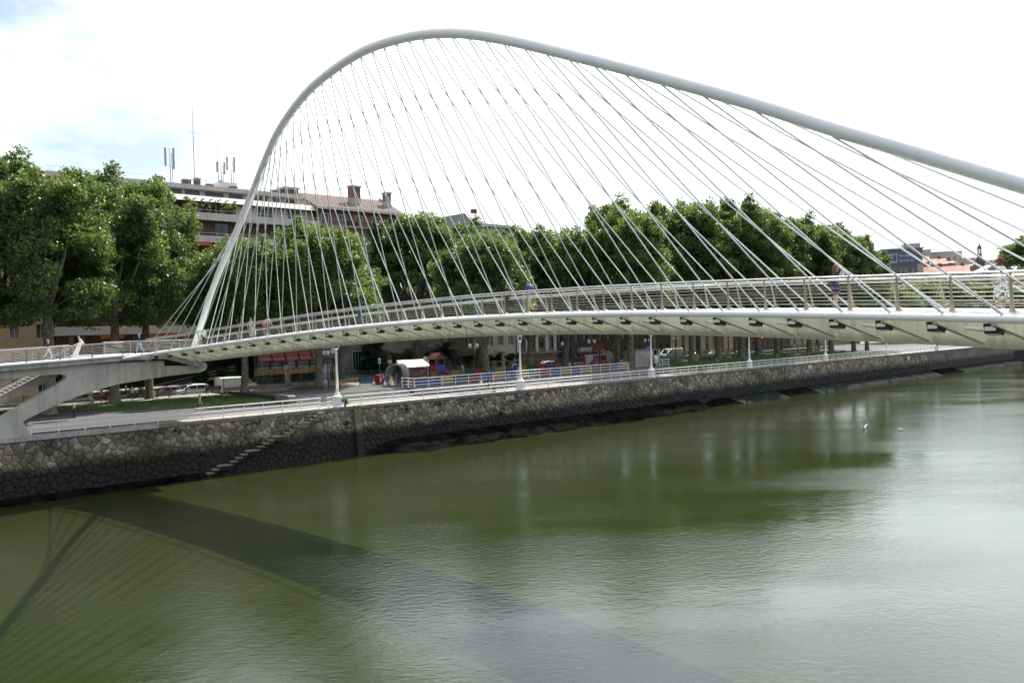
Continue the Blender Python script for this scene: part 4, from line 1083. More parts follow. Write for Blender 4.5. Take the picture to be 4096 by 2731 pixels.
def window(parent, x0, x1, z0, z1, y, frame='frame_white', glass='glass_dark', mull=1, ft=0.08, name='window', split=0.0):
    w, h = x1 - x0, z1 - z0; key = (round(w, 2), round(h, 2), frame, mull, ft, split)
    if key not in _WIN:
        mb = MB()
        mb.box(0, w, -0.03, 0.06, 0, ft); mb.box(0, w, -0.03, 0.06, h - ft, h)
        mb.box(0, ft, -0.03, 0.06, ft, h - ft); mb.box(w - ft, w, -0.03, 0.06, ft, h - ft)
        for q in range(mull):
            x = w * (q + 1) / (mull + 1); mb.box(x - ft * 0.4, x + ft * 0.4, -0.02, 0.05, ft, h - ft)
        if split: mb.box(ft, w - ft, -0.021, 0.051, h * split - 0.04, h * split + 0.04)
        g = MB(); g.box(ft * 0.5, w - ft * 0.5, 0.01, 0.03, ft * 0.5, h - ft * 0.5)
        _WIN[key] = (mb.mesh('window', M[frame]), g)
    key2 = key + (glass,)
    if key2 not in _WIN: _WIN[key2] = _WIN[key][1].mesh('pane', M[glass])
    o = link(name, _WIN[key][0], parent); o.location = (x0, y, z0)
    link('pane', _WIN[key2], o)
    return o
def wall_with_holes(w, z0, z1, holes, m, parent, y0=0.0, reveal=0.3, name='wall', x_off=0.0):
    xs = sorted({x_off, x_off + w} | {h[0] for h in holes} | {h[1] for h in holes}); zs_ = sorted({z0, z1} | {h[2] for h in holes} | {h[3] for h in holes})
    mb = MB()
    def inside(x, z): return any(h[0] < x < h[1] and h[2] < z < h[3] for h in holes)
    for j in range(len(zs_) - 1):
        i = 0
        while i < len(xs) - 1:
            if inside((xs[i] + xs[i + 1]) / 2, (zs_[j] + zs_[j + 1]) / 2): i += 1; continue
            k = i
            while k + 1 < len(xs) - 1 and not inside((xs[k + 1] + xs[k + 2]) / 2, (zs_[j] + zs_[j + 1]) / 2): k += 1
            mb.add([(xs[i], y0, zs_[j]), (xs[k + 1], y0, zs_[j]), (xs[k + 1], y0, zs_[j + 1]), (xs[i], y0, zs_[j + 1])], [(0, 1, 2, 3)]); i = k + 1
    for a, b, c, d in holes:
        r = reveal
        mb.add([(a, y0, c), (b, y0, c), (b, y0, d), (a, y0, d), (a, y0 + r, c), (b, y0 + r, c), (b, y0 + r, d), (a, y0 + r, d)], [(0, 4, 5, 1), (1, 5, 6, 2), (2, 6, 7, 3), (3, 7, 4, 0)])
    return mb.build(name, m, parent)
def shell(w, d, z0, z1, m, parent, y0=0.0, name='side_walls', x_off=0.0):
    mb = MB(); x0, x1 = x_off, x_off + w
    mb.add([(x0, y0, z0), (x0, y0 + d, z0), (x0, y0 + d, z1), (x0, y0, z1), (x1, y0, z0), (x1, y0 + d, z0), (x1, y0 + d, z1), (x1, y0, z1)], [(0, 1, 2, 3), (5, 4, 7, 6), (1, 5, 6, 2), (3, 2, 6, 7)])
    return mb.build(name, m, parent)
def block(name, label, s0, s1, n, d, ztop, m, rows, cols, win=(1.2, 1.7), frame='frame_white', glass='glass_dark', zbase=ZR + 0.13, sill=1.0, mull=1, cornice=True, roof=None, first=0.0):
    w = s1 - s0; t = thing(name, label, 'building', W(s0, n, zbase), QA)
    H = ztop - zbase; fh = (H - first) / rows; holes = []
    for r in range(rows):
        for c in range(cols):
            x = w * (c + 0.5) / cols; z = first + r * fh + min(sill, fh * 0.3); holes.append((x - win[0] / 2, x + win[0] / 2, z, z + min(win[1], fh * 0.6)))
    wall_with_holes(w, 0, H, holes, m, t); shell(w, d, 0, H, m, t)
    for h in holes: window(t, *h, 0.25, frame, random.choice([glass, glass, 'glass_grey']), mull)
    if cornice: MB().box(-0.15, w + 0.15, -0.45, 0.02, H - 0.5, H + 0.05).build('cornice', m, t)
    return t, w, H

# ---- long apartment block with pale balcony bands (its ground floor on the right is the hotel)
AS0, AS1, AN = -16.0, 22.3, 44.0
AP = thing('apartment_block', 'long apartment block with dark brick floors, pale balcony bands and rooftop antennas', 'building', W(AS0, AN, ZR + 0.13), QA)
aw = AS1 - AS0; zb_ = ZR + 0.13
def az(z): return z - zb_
levels = [(13.34, 14.48), (16.7, 17.6), (19.9, 20.9), (23.1, 24.1), (26.4, 27.35), (29.6, 30.65)]
floors = [(11.2, 13.34)] + [(a[1], b[0]) for a, b in zip(levels, levels[1:])]
rnd = random.Random(3)
# brick storeys, set back behind the bands
zlo = az(10.9); holes = []
for (a, b) in floors:
    for c in range(9):
        x = 1.0 + c * (aw - 2) / 9
        if rnd.random() < 0.85: holes.append((x + 0.5, x + 2.7, az(a) + (0.05 if a > 12 else 0.4), az(b) - 0.12))
wall_with_holes(aw, zlo, az(29.6), holes, M['brick'], AP, 0.0, 0.3)
shell(aw, 14, 0, az(32.4), M['brick'], AP, 0.0)
for h in holes: window(AP, *h, 0.22, 'frame_white' if rnd.random() < 0.4 else 'frame_dark', rnd.choice(['glass_dark', 'glass_dark', 'glass_grey']), 1)
for q, (a, b) in enumerate(levels):
    x1 = aw if q != 0 else aw
    MB().box(-0.4, x1 + 0.0, -1.35, -1.2, az(a), az(b)).build('balcony_band', M['band'], AP)
    MB().box(-0.4, x1, -1.2, 0.1, az(a) + 0.02, az(a) + 0.2).build('balcony_floor', M['slab_edge'], AP)
    hr = MB().box(-0.4, x1, -1.3, -1.26, az(b) + 0.38, az(b) + 0.42).build('balcony_rail', M['stainless'], AP)
    for p in range(13): MB().box(-0.3 + p * 3.1, -0.26 + p * 3.1, -1.3, -1.26, az(b), az(b) + 0.4).build('rail_post', M['stainless'], hr)
for s, z, w_ in ((-11.0, 13.3, 3.0), (-5.2, 13.3, 6.0), (3.0, 16.6, 4.0), (9.5, 13.3, 3.5), (15, 19.8, 4), (1.0, 26.35, 3.5), (-9, 23, 4)):
    MB().prism([(s - AS0, -1.55, az(z) - 0.5), (s - AS0, -1.5, az(z) - 0.03), (s - AS0, -0.1, az(z) - 0.03), (s - AS0, -0.1, az(z) - 0.1)], (w_, 0, 0)).build('awning', M['awning_or'], AP)
# penthouse terrace, sloped parapet, attic windows, roof parapet
wall_with_holes(aw, az(29.6), az(32.5), [(2, 5, az(30.7), az(32.3)), (8, 11, az(30.7), az(32.3)), (14, 17.5, az(30.7), az(32.3)), (21.5, 23.0, az(30.7), az(32.2)), (29, 31.5, az(30.7), az(32.3)), (34, 36.5, az(30.7), az(32.3))], M['band'], AP, 1.3, 0.3, 'penthouse_wall')
for a, b in ((2, 5), (8, 11), (14, 17.5), (21.5, 23.0), (29, 31.5), (34, 36.5)): window(AP, a, b, az(30.7), az(32.3), 1.5, 'frame_dark', 'glass_dark', 1)
MB().prism([(0, -0.3, az(32.4)), (0, 0.5, az(33.3)), (0, 1.6, az(33.3)), (0, 1.6, az(32.4))], (aw, 0, 0)).build('sloped_parapet', M['band'], AP)
hl = []; x = 1.5
while x < aw - 3:
    wd = rnd.choice([1.6, 2.2, 2.8]); hl.append((x, x + wd, az(33.42), az(34.25))); x += wd + rnd.choice([0.5, 0.8, 1.2])
wall_with_holes(aw, az(33.3), az(34.4), hl, M['band'], AP, 2.2, 0.3, 'attic_wall')
for h in hl: window(AP, *h, 2.4, 'frame_dark', rnd.choice(['glass_dark', 'glass_dark', 'glass_grey']), 1, 0.06)
MB().box(-0.2, aw - 1.6, 1.2, 13.8, az(34.35), az(35.0)).build('roof_parapet', M['band'], AP)
shell(aw, 12, az(32.4), az(34.36), M['slab_edge'], AP, 1.9, 'attic_sides')
for s, w_, h in ((-1.5, 0.8, 1.0), (2.4, 1.1, 0.9), (6.0, 0.9, 0.55), (4.2, 0.7, 1.2), (9.6, 1.0, 0.6), (16.5, 1.2, 0.6)):
    c = MB().box(s - AS0, s - AS0 + w_, 3, 4, az(35.0), az(35.0) + h).build('chimney', M['brick'], AP); MB().box(s - AS0 - 0.1, s - AS0 + w_ + 0.1, 2.9, 4.1, az(35.0) + h, az(35.0) + h + 0.12).build('chimney_cap', M['slab_edge'], c)
c = MB().box(18.2 - AS0, 20.6 - AS0, 2.5, 5, az(34.4), az(36.0)).build('chimney', M['brick'], AP); MB().box(18.0 - AS0, 20.8 - AS0, 2.3, 5.2, az(36.0), az(36.3)).build('chimney_cap', M['slab_edge'], c)
MB().box(8.6 - AS0, 11.4 - AS0, 5, 8, az(35), az(36.5)).build('lift_house', M['band'], AP)
hr = MB().box(0, aw - 2, 1.5, 1.53, az(35.75), az(35.79)).build('roof_rail', M['stainless'], AP)
for p in range(14): MB().box(0.4 + p * 2.6, 0.43 + p * 2.6, 1.5, 1.53, az(35), az(35.75)).build('rail_post', M['stainless'], hr)
# roof pergola with planting boxes
for x in (19.5, 21.5, 24.5): MB().box(x, x + 0.15, -0.6, -0.45, az(30.0), az(32.6)).build('pergola_post', M['wood'], AP)
for x in range(6): MB().box(18.5 + x * 1.2, 18.62 + x * 1.2, -1.0, 1.0, az(32.6), az(32.75)).build('pergola_beam', M['wood'], AP)
def mast(label, s, n, z, h, kind):
    t = thing('roof_antenna', label, 'antenna', W(s, n, z), QA)
    MB().tube([(0, 0, 0), (0, 0, h)], [0.07, 0.035], 6).build('mast', M['mast'], t)
    if kind == 'tv':
        for q, z_ in enumerate((h * 0.55, h * 0.66, h * 0.86)):
            b = MB().tube([(-0.7, 0, z_), (0.9, 0.3, z_ + 0.05)], 0.02, 5).build('aerial_boom', M['mast'], t)
            for r in range(5): MB().tube([(-0.6 + r * 0.33, -0.3, z_), (-0.6 + r * 0.33, 0.35, z_)], 0.012, 5).build('aerial_rod', M['mast'], b)
        MB().lathe([(0.35, 0), (0.3, 0.08), (0.05, 0.12)], 14, (0.35, -0.1, h * 0.1), 0, Matrix.Rotation(radians(90), 3, 'X')).build('dish', M['mast'], t)
        for dx in (-2.2, 2.2): MB().tube([(0, 0, h * 0.62), (dx, 0.5, 0)], 0.008, 4).build('guy_wire', M['mast'], t)
    else:
        MB().tube([(0.35, 0, 0), (0.25, 0, h * 0.85)], 0.05, 6).build('brace', M['mast'], t)
        for x, z0, z1 in ((-0.75, h * 0.48, h * 0.98), (0.42, h * 0.42, h)):
            MB().box(x - 0.12, x + 0.12, -0.35, -0.15, z0, z1).build('panel_antenna', M['slab_edge'], t)
            MB().tube([(0, 0, z0 + 0.3), (x, -0.2, z0 + 0.3)], 0.03, 5).build('arm', M['mast'], t)
mast('rooftop phone mast with two pale panels at the left end of the roof', 0.5, 47, 35, 5.3, 'cell')
mast('tall thin television mast with guy wires on the apartment roof', 4.4, 48, 35, 12.6, 'tv')
mast('rooftop phone mast beside the roof lift house', 9.4, 50, 36.5, 3.2, 'cell')
mast('dark rooftop phone mast right of the lift house', 11.0, 50, 36.5, 4.2, 'cell')
mast('thin television aerial behind the lift house', 10.2, 53, 36.5, 6.5, 'tv')

# ---- hotel frontage, ground floors of the block
HT0 = thing('hotel', 'hotel frontage with red awnings and ochre name boards under the apartment block', 'building', W(10.6, 43.0, zb_), QA)
hw = 13.8
hol = [(0.5 + q * 2.24, 2.35 + q * 2.24, az(7.72), az(8.85)) for q in range(6)]
wall_with_holes(hw, az(6.55), az(10.9), hol, M['slab_edge'], HT0, 0, 0.3)
for h in hol: window(HT0, *h, 0.2, 'frame_white', 'glass_grey', 1, 0.06, split=0.45)
for q in range(7): MB().box(q * 2.24 + 0.1 - 0.15 * (q == 0), q * 2.24 + 0.48, -0.12, 0.0, az(7.5), az(9.6)).build('dark_pier', M['dark_stone'], HT0)
MB().box(0, hw, 1.2, 1.3, 0.0, az(6.55)).build('shopfront_glass', M['glass_dark'], HT0)
for q in range(6): MB().box(q * 2.5 + 0.1, q * 2.5 + 0.4, 0.0, 0.35, 0, az(6.55)).build('column', M['dark_stone'], HT0)
for q in range(6):
    x = 0.45 + q * 2.24
    aw_ = MB().prism([(x, -0.9, az(8.95)), (x, -0.02, az(10.3)), (x, -0.02, az(10.2)), (x, -0.84, az(8.9))], (1.95, 0, 0)).build('awning', M['awning'], HT0)
    MB().box(x, x + 1.95, -0.93, -0.90, az(8.72), az(8.96)).build('awning_valance', M['awning_or'], aw_)
    MB().box(x, x + 1.95, -0.94, -0.905, az(8.965), az(9.03)).build('awning_edge', M['frame_white'], aw_)
M['sign'] = mat('ochre sign board', (0.36, 0.20, 0.045), 0.6, var=0.08)
letter = cm(0.55, 0.52, 0.42)
for body, x0, x1 in ((None, 0.2, 2.6), ('CONDE', 2.95, 5.6), ('DUQUE', 6.4, 8.6), ('HOTEL', 9.0, 11.6), ('', 12.2, 13.6)):
    b = MB().box(x0, x1, -0.12, -0.02, az(6.62), az(7.42)).build('sign_board', M['sign'], HT0)
    if body is None:
        text_mesh('RESTAURANTE', 0.27, 'sign_lettering', letter, b, Matrix.Translation(((x0 + x1) / 2, -0.126, az(7.17))) @ UPRIGHT)
        text_mesh('CAFETERIA', 0.25, 'sign_lettering', letter, b, Matrix.Translation(((x0 + x1) / 2, -0.126, az(6.83))) @ UPRIGHT)
    elif body:
        text_mesh(body, 0.52, 'sign_lettering', letter, b, Matrix.Translation(((x0 + x1) / 2, -0.126, az(7.02))) @ UPRIGHT)
t = thing('hotel_banner', 'tall upright ochre HOTEL sign standing before the hotel boards', 'sign', W(15.2, 41.5, zb_), QA)
MB().box(-0.46, 0.46, -0.08, 0.08, 0.0, 2.55).build('board', M['sign'], t)
MB().lathe([(0.17, -0.01), (0.17, 0.01)], 16, (0, -0.092, 2.2), 0, Matrix.Rotation(radians(90), 3, 'X')).build('emblem', cm(0.12, 0.16, 0.14), t)
for q, ch in enumerate('HOTEL'):
    text_mesh(ch, 0.34, 'sign_lettering', letter, t, Matrix.Translation((0.05, -0.086, 1.72 - q * 0.34)) @ UPRIGHT)

# ---- brick house with tiled roof
TB, tw, TH = block('brick_house', 'brick house with a pantiled roof and brick chimneys right of the apartment block', 22.35, 38.4, 44.3, 13, 33.0, M['cream'], 7, 5, (1.3, 2.0), cornice=False, first=5.4)
MB().box(0, tw, -0.12, -0.02, az(30.3), az(32.9)).build('brick_storey', M['brick_red'], TB)
for q in range(5): window(TB, tw * (q + 0.5) / 5 - 0.7, tw * (q + 0.5) / 5 + 0.7, az(30.5), az(32.2), -0.16, 'frame_white', 'glass_dark', 1)
MB().box(-0.1, tw + 0.1, -1.0, -0.1, az(30.0), az(30.25)).build('balcony_slab', M['cream'], TB)
hr = MB().box(0, tw, -0.95, -0.91, az(31.2), az(31.25)).build('balcony_rail', M['slab_edge'], TB)
for q in range(20): MB().box(q * tw / 19.5, q * tw / 19.5 + 0.04, -0.95, -0.91, az(30.25), az(31.2)).build('rail_post', M['slab_edge'], hr)
MB().box(-0.2, tw + 0.3, -1.2, -1.05, az(32.75), az(32.95)).build('gutter', M['frame_white'], TB)
mb = MB(); R_ = az(36.3)
rf = MB().prism([(-0.2, -1.2, az(32.95)), (-0.2, 6.5, R_), (-0.2, 14, az(33)), ], (tw + 0.5, 0, 0)).build('roof', M['tile'], TB)
for q in range(34):
    x = -0.15 + q * (tw + 0.4) / 33.5
    MB().bar((x, -1.25, az(33.0)), (x, 6.5, R_ + 0.04), 0.2, 0.09).build('tile_row', M['tile'], rf)
for s, n, z0, z1, w_ in ((30.2, 1.8, 33.6, 37.3, 1.8), (37.3, 2.0, 33.6, 36.8, 1.0)):
    c = MB().box(s - 22.35, s - 22.35 + w_, n, n + 1.2, az(z0), az(z1)).build('chimney', M['brick_red'], TB); MB().box(s - 22.5, s - 22.2 + w_, n - 0.15, n + 1.35, az(z1), az(z1) + 0.3).build('chimney_cap', M['slab_edge'], c)
    MB().box(s - 22.35 - 0.02, s - 22.35 + w_ + 0.02, n - 0.02, n + 1.22, az(z0), az(z0) + 1.9).build('chimney_base', M['slab_edge'], c)
MB().prism([(tw + 0.3, -1.3, az(33.0)), (tw + 0.3, 6.5, R_ + 0.5), (tw + 0.3, 6.5, R_ - 0.5), (tw + 0.3, -1.3, az(32.4))], (0.35, 0, 0)).build('gable_wall', M['slab_edge'], TB)
# ground floors in grey rusticated stone
for q in range(9): MB().box(0.02, 11.0, -0.10, -0.02, 0.25 + q * 0.62, 0.81 + q * 0.62).build('ashlar_course', M['grey_stone'], TB)
for x in (2.3, 6.0, 9.2): window(TB, x, x + 1.7, 1.4, 4.6, -0.14, 'frame_white', 'glass_dark', 2)

# ---- cream villa with stone balcony and arched doorway
VL, vw, VH = block('cream_villa', 'cream villa with stone balcony and arched doorway behind the white-roofed shelter', 38.5, 46.7, 44.0, 11, 19.0, M['cream'], 3, 4, (0.95, 2.0), first=1.0)
MB().box(-0.1, vw + 0.1, -0.2, -0.02, az(9.9), az(10.25)).build('string_course', M['frame_white'], VL)
MB().box(1.0, 4.6, -1.0, 0.0, az(9.35), az(9.6)).build('balcony_slab', M['grey_stone'], VL)
b = MB().box(1.0, 4.6, -1.0, -0.85, az(10.4), az(10.55)).build('balcony_rail', M['grey_stone'], VL)
for q in range(11): MB().lathe([(0.07, az(9.6)), (0.11, az(9.9)), (0.06, az(10.2)), (0.09, az(10.42))], 8, (1.2 + q * 0.32, -0.92, 0)).build('baluster', M['grey_stone'], b)
mb = MB(); pts = [(5.2 + 1.5 * (0.5 + 0.5 * cos(pi - pi * q / 10)), -0.12, 2.6 + 0.75 * sin(pi * q / 10)) for q in range(11)]
mb.prism([(5.2, -0.12, 0.0)] + pts + [(6.7, -0.12, 0.0)], (0, 0.06, 0)); mb.build('arched_door', M['glass_dark'], VL)
mb = MB(); mb.tube([(5.1, -0.12, 0.0), (5.1, -0.12, 2.6)] + [(5.95 - 0.85 * cos(pi * q / 10), -0.12, 2.6 + 0.85 * sin(pi * q / 10)) for q in range(11)] + [(6.8, -0.12, 0)], 0.12, 6); mb.build('door_surround', M['grey_stone'], VL)
# ---- more of the row
BG, bw, BH = block('beige_house', 'plain beige house behind the palm tree', 46.8, 54.4, 44.0, 11, 26.0, M['beige'], 6, 3, (1.2, 1.8))
GR, gw, GH = block('grey_roofed_block', 'pale tall house with a grey mansard roof showing above the trees', 54.5, 65.0, 44.0, 12, 32.6, M['band'], 8, 4, (1.4, 1.9), glass='glass_grey')
MB().prism([(-0.2, -0.5, GH), (-0.2, 1.6, GH + 2.0), (-0.2, 12.4, GH + 2.0), (-0.2, 12.5, GH)], (gw + 0.4, 0, 0)).build('mansard_roof', M['slate'], GR)
MB().box(gw * 0.3, gw * 0.3 + 0.8, 3, 4, GH + 2.0, GH + 3.2).build('chimney', M['brick'], GR)
PL, pw, PH = block('pilaster_house', 'grey house with white pilasters and dark shutters behind the playground', 65.1, 76.0, 44.0, 12, 25.0, M['beige'], 5, 4, (1.5, 2.4), frame='frame_dark', first=2.6)
for q in range(5): MB().box(pw * q / 4 - 0.35 + (0.35 if q == 0 else 0) - (0.35 if q == 4 else 0), pw * q / 4 + 0.35 + (0.35 if q == 0 else 0) - (0.35 if q == 4 else 0), -0.25, -0.02, 2.9, PH - 0.6).build('pilaster', M['frame_white'], PL)
MB().box(0, pw, -1.8, -0.05, 2.55, 2.8).build('canopy', M['grey_stone'], PL)
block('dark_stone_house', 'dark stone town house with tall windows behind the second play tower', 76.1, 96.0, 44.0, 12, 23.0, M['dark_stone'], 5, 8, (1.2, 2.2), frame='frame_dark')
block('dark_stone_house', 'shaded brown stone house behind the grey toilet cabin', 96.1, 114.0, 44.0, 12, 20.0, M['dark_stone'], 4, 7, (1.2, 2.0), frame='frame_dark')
BC, cw, CHh = block('brick_cream_house', 'low house with cream ground floor and brick upper floor behind the right lawn', 114.1, 140.0, 44.0, 12, 16.5, M['brick_red'], 3, 8, (1.2, 1.6), first=0.2)
MB().box(-0.02, cw + 0.02, -0.16, -0.02, 0.0, 0.9).build('plinth', M['cream'], BC); MB().box(-0.02, cw + 0.02, -0.2, -0.02, 4.9, 5.25).build('string_course', M['frame_white'], BC)
for q in range(9): MB().box(cw * q / 8 - 0.9 + (0.9 if q == 0 else 0) - (0.9 if q == 8 else 0), cw * q / 8 + 0.9 - (0.9 if q == 8 else 0) + (0.9 if q == 0 else 0), -0.14, -0.02, 0.9, 4.9).build('cream_pier', M['cream'], BC)
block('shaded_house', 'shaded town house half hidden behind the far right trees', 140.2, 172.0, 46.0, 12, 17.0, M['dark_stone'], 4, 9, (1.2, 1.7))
block('shaded_house', 'last shaded house of the row beyond the far right trees', 172.2, 215.0, 46.0, 12, 16.0, M['beige'], 4, 10, (1.2, 1.7))
block('ochre_house', 'ochre town house behind the leftmost trees', -34.0, -16.2, 44.0, 12, 26.0, M['ochre'], 6, 6, (1.1, 1.9))
block('ochre_house', 'pale house at the far left edge behind the trees', -70.0, -34.2, 44.0, 12, 24.0, M['cream'], 6, 10, (1.1, 1.9))
# garden wall and railing before the villas
t = thing('garden_wall', 'dark garden wall with railings and hedge before the villas', 'wall', W(25, 42.4, zb_), QA)
MB().box(0, 28, 0, 0.3, 0, 0.7).build('plinth', M['grey_stone'], t)
mb = MB()
for q in range(112): mb.box(q * 0.25, q * 0.25 + 0.03, 0.13, 0.16, 0.7, 2.0)
o = mb.build('railing_bars', M['black'], t); o['kind'] = 'stuff'
MB().box(0, 28, 0.12, 0.17, 1.9, 1.96).build('rail', M['black'], t)
t = thing('footway_ramp', 'grey ramp with thin rails climbing behind the parked van', 'ramp', W(-5, 41.5, zb_), QA)
MB().prism([(0, 0, 0.1), (12, 0, 2.3), (12, 0, 1.9), (0, 0, 0)], (0, 1.4, 0)).build('ramp_slab', M['slab_edge'], t)
for z in (0.5, 0.95): MB().tube([(0, 0, 0.1 + z), (12, 0, 2.3 + z)], 0.03, 6).build('rail', M['stainless'], t)

# ================================================================ distant right bank
def aim(px, dist):          # ground position at a picture bearing (tangent) and distance
    return Vector((px * dist, dist, 0))
mb = MB(); vs = []
for i in range(31):
    for j in range(13):
        x = 150 + i * 28; y = 330 + j * 60
        u = (x / y); h = 5 + 46 * max(0, min(1, (y - 380) / 330)) * (0.55 + 0.45 * sin(u * 7.0 + 0.6)) + 2.5 * sin(x * 0.05) * sin(y * 0.03)
        vs.append((x, y, h if y > 340 else 4.5))
mb.add(vs, [(i * 13 + j, i * 13 + 13 + j, i * 13 + 14 + j, i * 13 + j + 1) for i in range(30) for j in range(12)])
struct('hill', mb, mat('distant hillside', (0.10, 0.12, 0.05), 0.95, col2=(0.17, 0.14, 0.1), scale=0.03), True)
def far_box(name, label, u, d, w, dep, z0, z1, m, rot=0.25):
    p = aim(u, d); t = thing(name, label, 'building', (p.x, p.y, z0), -rot)
    MB().box(-w / 2, w / 2, -dep / 2, dep / 2, 0, z1 - z0).build('wall', m, t); return t, z1 - z0
# dark modern block with a blue banner
t, h = far_box('dark_office', 'dark flat-roofed block with a blue banner just right of the tall trees', 0.467, 330, 15.5, 12, 5, 39.2, mat('dark grey cladding', (0.14, 0.135, 0.145), 0.6, var=0.1), 0.30)
b = MB().box(-4.2, 6.3, -6.25, -6.05, h - 5.6, h - 1.0).build('banner', cm(0.12, 0.13, 0.23), t)
MB().box(-4.1, -1.3, -6.29, -6.26, h - 5.1, h - 1.5).build('banner_square', cm(0.42, 0.44, 0.55), b); MB().box(-3.8, -1.6, -6.32, -6.30, h - 4.5, h - 1.9).build('banner_square', cm(0.09, 0.1, 0.3), b)
for z, segs in ((h - 2.5, ((-0.6, 0.5), (0.8, 1.1), (1.5, 3.4))), (h - 4.4, ((-0.5, 0.6), (1.0, 1.7), (2.0, 2.9), (3.4, 4.4)))):
    for x0, x1 in segs: MB().box(x0, x1, -6.29, -6.26, z - 0.35, z + 0.35).build('banner_lettering', cm(0.36, 0.38, 0.52), b)
for q in range(6):
    x = -4.8 + (q // 2) * 4.2 + (q % 2) * 1.8
    window(t, x, x + 1.3, h - 11.2, h - 7.0, -6.06, 'frame_dark', 'glass_grey', 0)
for q in range(5): window(t, -5.6 + q * 2.6, -3.8 + q * 2.6, h - 16.5, h - 13.4, -6.06, 'frame_dark', 'glass_dark', 0)
MB().box(-7.0, 8.2, -6.4, 6.4, h, h + 0.5).build('roof_slab', M['slate'], t); MB().box(1.5, 7.5, -3, 4, h + 0.5, h + 2.4).build('plant_room', M['slab_edge'], t)
MB().box(5.8, 7.9, -6.3, -6.05, h - 16, h - 5.8).build('stair_strip', M['slab_edge'], t)
# red roofed houses
def roofed(label, u, d, w, dep, z0, z1, zr_, wallm, rot, rows=2, cols=4, roofm='tile_orange', axis='x'):
    t, h = far_box('red_roofed_house', label, u, d, w, dep, z0, z1, wallm, rot); t['group'] = 'red-roofed houses by the river'
    r = zr_ - z0
    if axis == 'x': MB().prism([(-w / 2 - 0.4, -dep / 2 - 0.7, h - 0.1), (-w / 2 - 0.4, 0, r), (-w / 2 - 0.4, dep / 2 + 0.7, h - 0.1)], (w + 0.8, 0, 0)).build('roof', M[roofm], t)
    else: MB().prism([(-w / 2 - 0.7, -dep / 2 - 0.4, h - 0.1), (0, -dep / 2 - 0.4, r), (w / 2 + 0.7, -dep / 2 - 0.4, h - 0.1)], (0, dep + 0.8, 0)).build('roof', M[roofm], t)
    for a in range(rows):
        for c in range(cols):
            x = -w / 2 + w * (c + 0.5) / cols; window(t, x - 0.7, x + 0.7, h - 2.6 - a * 3.2, h - 0.9 - a * 3.2, -dep / 2 - 0.06, 'frame_white', 'glass_dark', 0)
    c = MB().box(w * 0.2, w * 0.2 + 1.2, 0.5, 1.7, h, r + 1.2).build('chimney', M['brick_red'], t)
roofed('brick gabled house with red roof next to the dark flat-roofed block', 0.489, 350, 8.5, 10, 5, 35.4, 38.0, M['brick_red'], 0.35, 2, 3)
roofed('second brick gabled house with red roof, left of the orange block', 0.509, 356, 8.5, 10, 5, 34.8, 37.4, M['brick_red'], 0.35, 2, 3)
roofed('long low terrace with orange roof under the gabled houses', 0.502, 325, 19, 9, 5, 29.2, 32.2, M['band'], 0.30, 3, 7)
roofed('orange brick block with a small red roof in the middle of the far houses', 0.523, 370, 6, 7, 5, 36.2, 37.2, M['brick_red'], 0.2, 2, 2)
roofed('house with a broad orange hipped roof above the handrail', 0.535, 345, 10, 12, 5, 30.2, 33.6, M['cream'], 0.5, 3, 3)
roofed('brown gabled house with red roof left of the church tower', 0.552, 372, 9.5, 12, 5, 32.6, 35.6, M['brick'], 0.1, 2, 3, 'tile', 'y')
roofed('low dark-roofed house right of the church tower', 0.578, 350, 11.5, 12, 5, 30.8, 34.0, M['dark_stone'], 0.2, 2, 4, 'slate', 'y')
roofed('pale low house with shallow red roof behind the walking woman', 0.603, 330, 12, 12, 5, 27.5, 30.0, M['cream'], 0.2, 3, 4)
M['faded'] = mat('sun-faded pinkish concrete', (0.46, 0.40, 0.40), 0.85, var=0.1, scale=0.1)
for lab, u, d, w, z0, z1 in (('long pale block of flats high on the hill behind the red roofs', 0.520, 700, 26, 40, 65.5), ('left wing of pale flats on the hill, slightly taller', 0.490, 690, 17, 40, 66.6), ('pale lower flats on the slope right of the long hill block', 0.548, 660, 15, 30, 57)):
    t, h = far_box('hill_flats', lab, u, d, w, 16, z0, z1, M['faded'], 0.25); t['group'] = 'flats on the hill'
    for a in range(int(h / 4)):
        for c in range(int(w / 4.5)): window(t, -w / 2 + 1.2 + c * 4.5, -w / 2 + 3.6 + c * 4.5, 1.5 + a * 3.6, 3.4 + a * 3.6, -8.06, 'frame_white', 'glass_grey', 0)
    MB().box(-w / 2 - 0.5, w / 2 + 0.5, -8.6, 8.6, h, h + 0.7).build('roof_slab', M['slab_edge'], t)
t, h = far_box('white_house', 'white house with a grey roof below the wooded hill', 0.581, 520, 11, 12, 24, 46.5, mat('white wall', (0.6, 0.57, 0.53), 0.8, var=0.06), 0.3)
MB().prism([(-6, -7, h), (-6, 0, h + 2.6), (-6, 7, h)], (12, 0, 0)).build('roof', M['slate'], t)
for c in range(3): window(t, -4.4 + c * 3.4, -2.6 + c * 3.4, h - 4.5, h - 2, -6.06, 'frame_dark', 'glass_grey', 0)
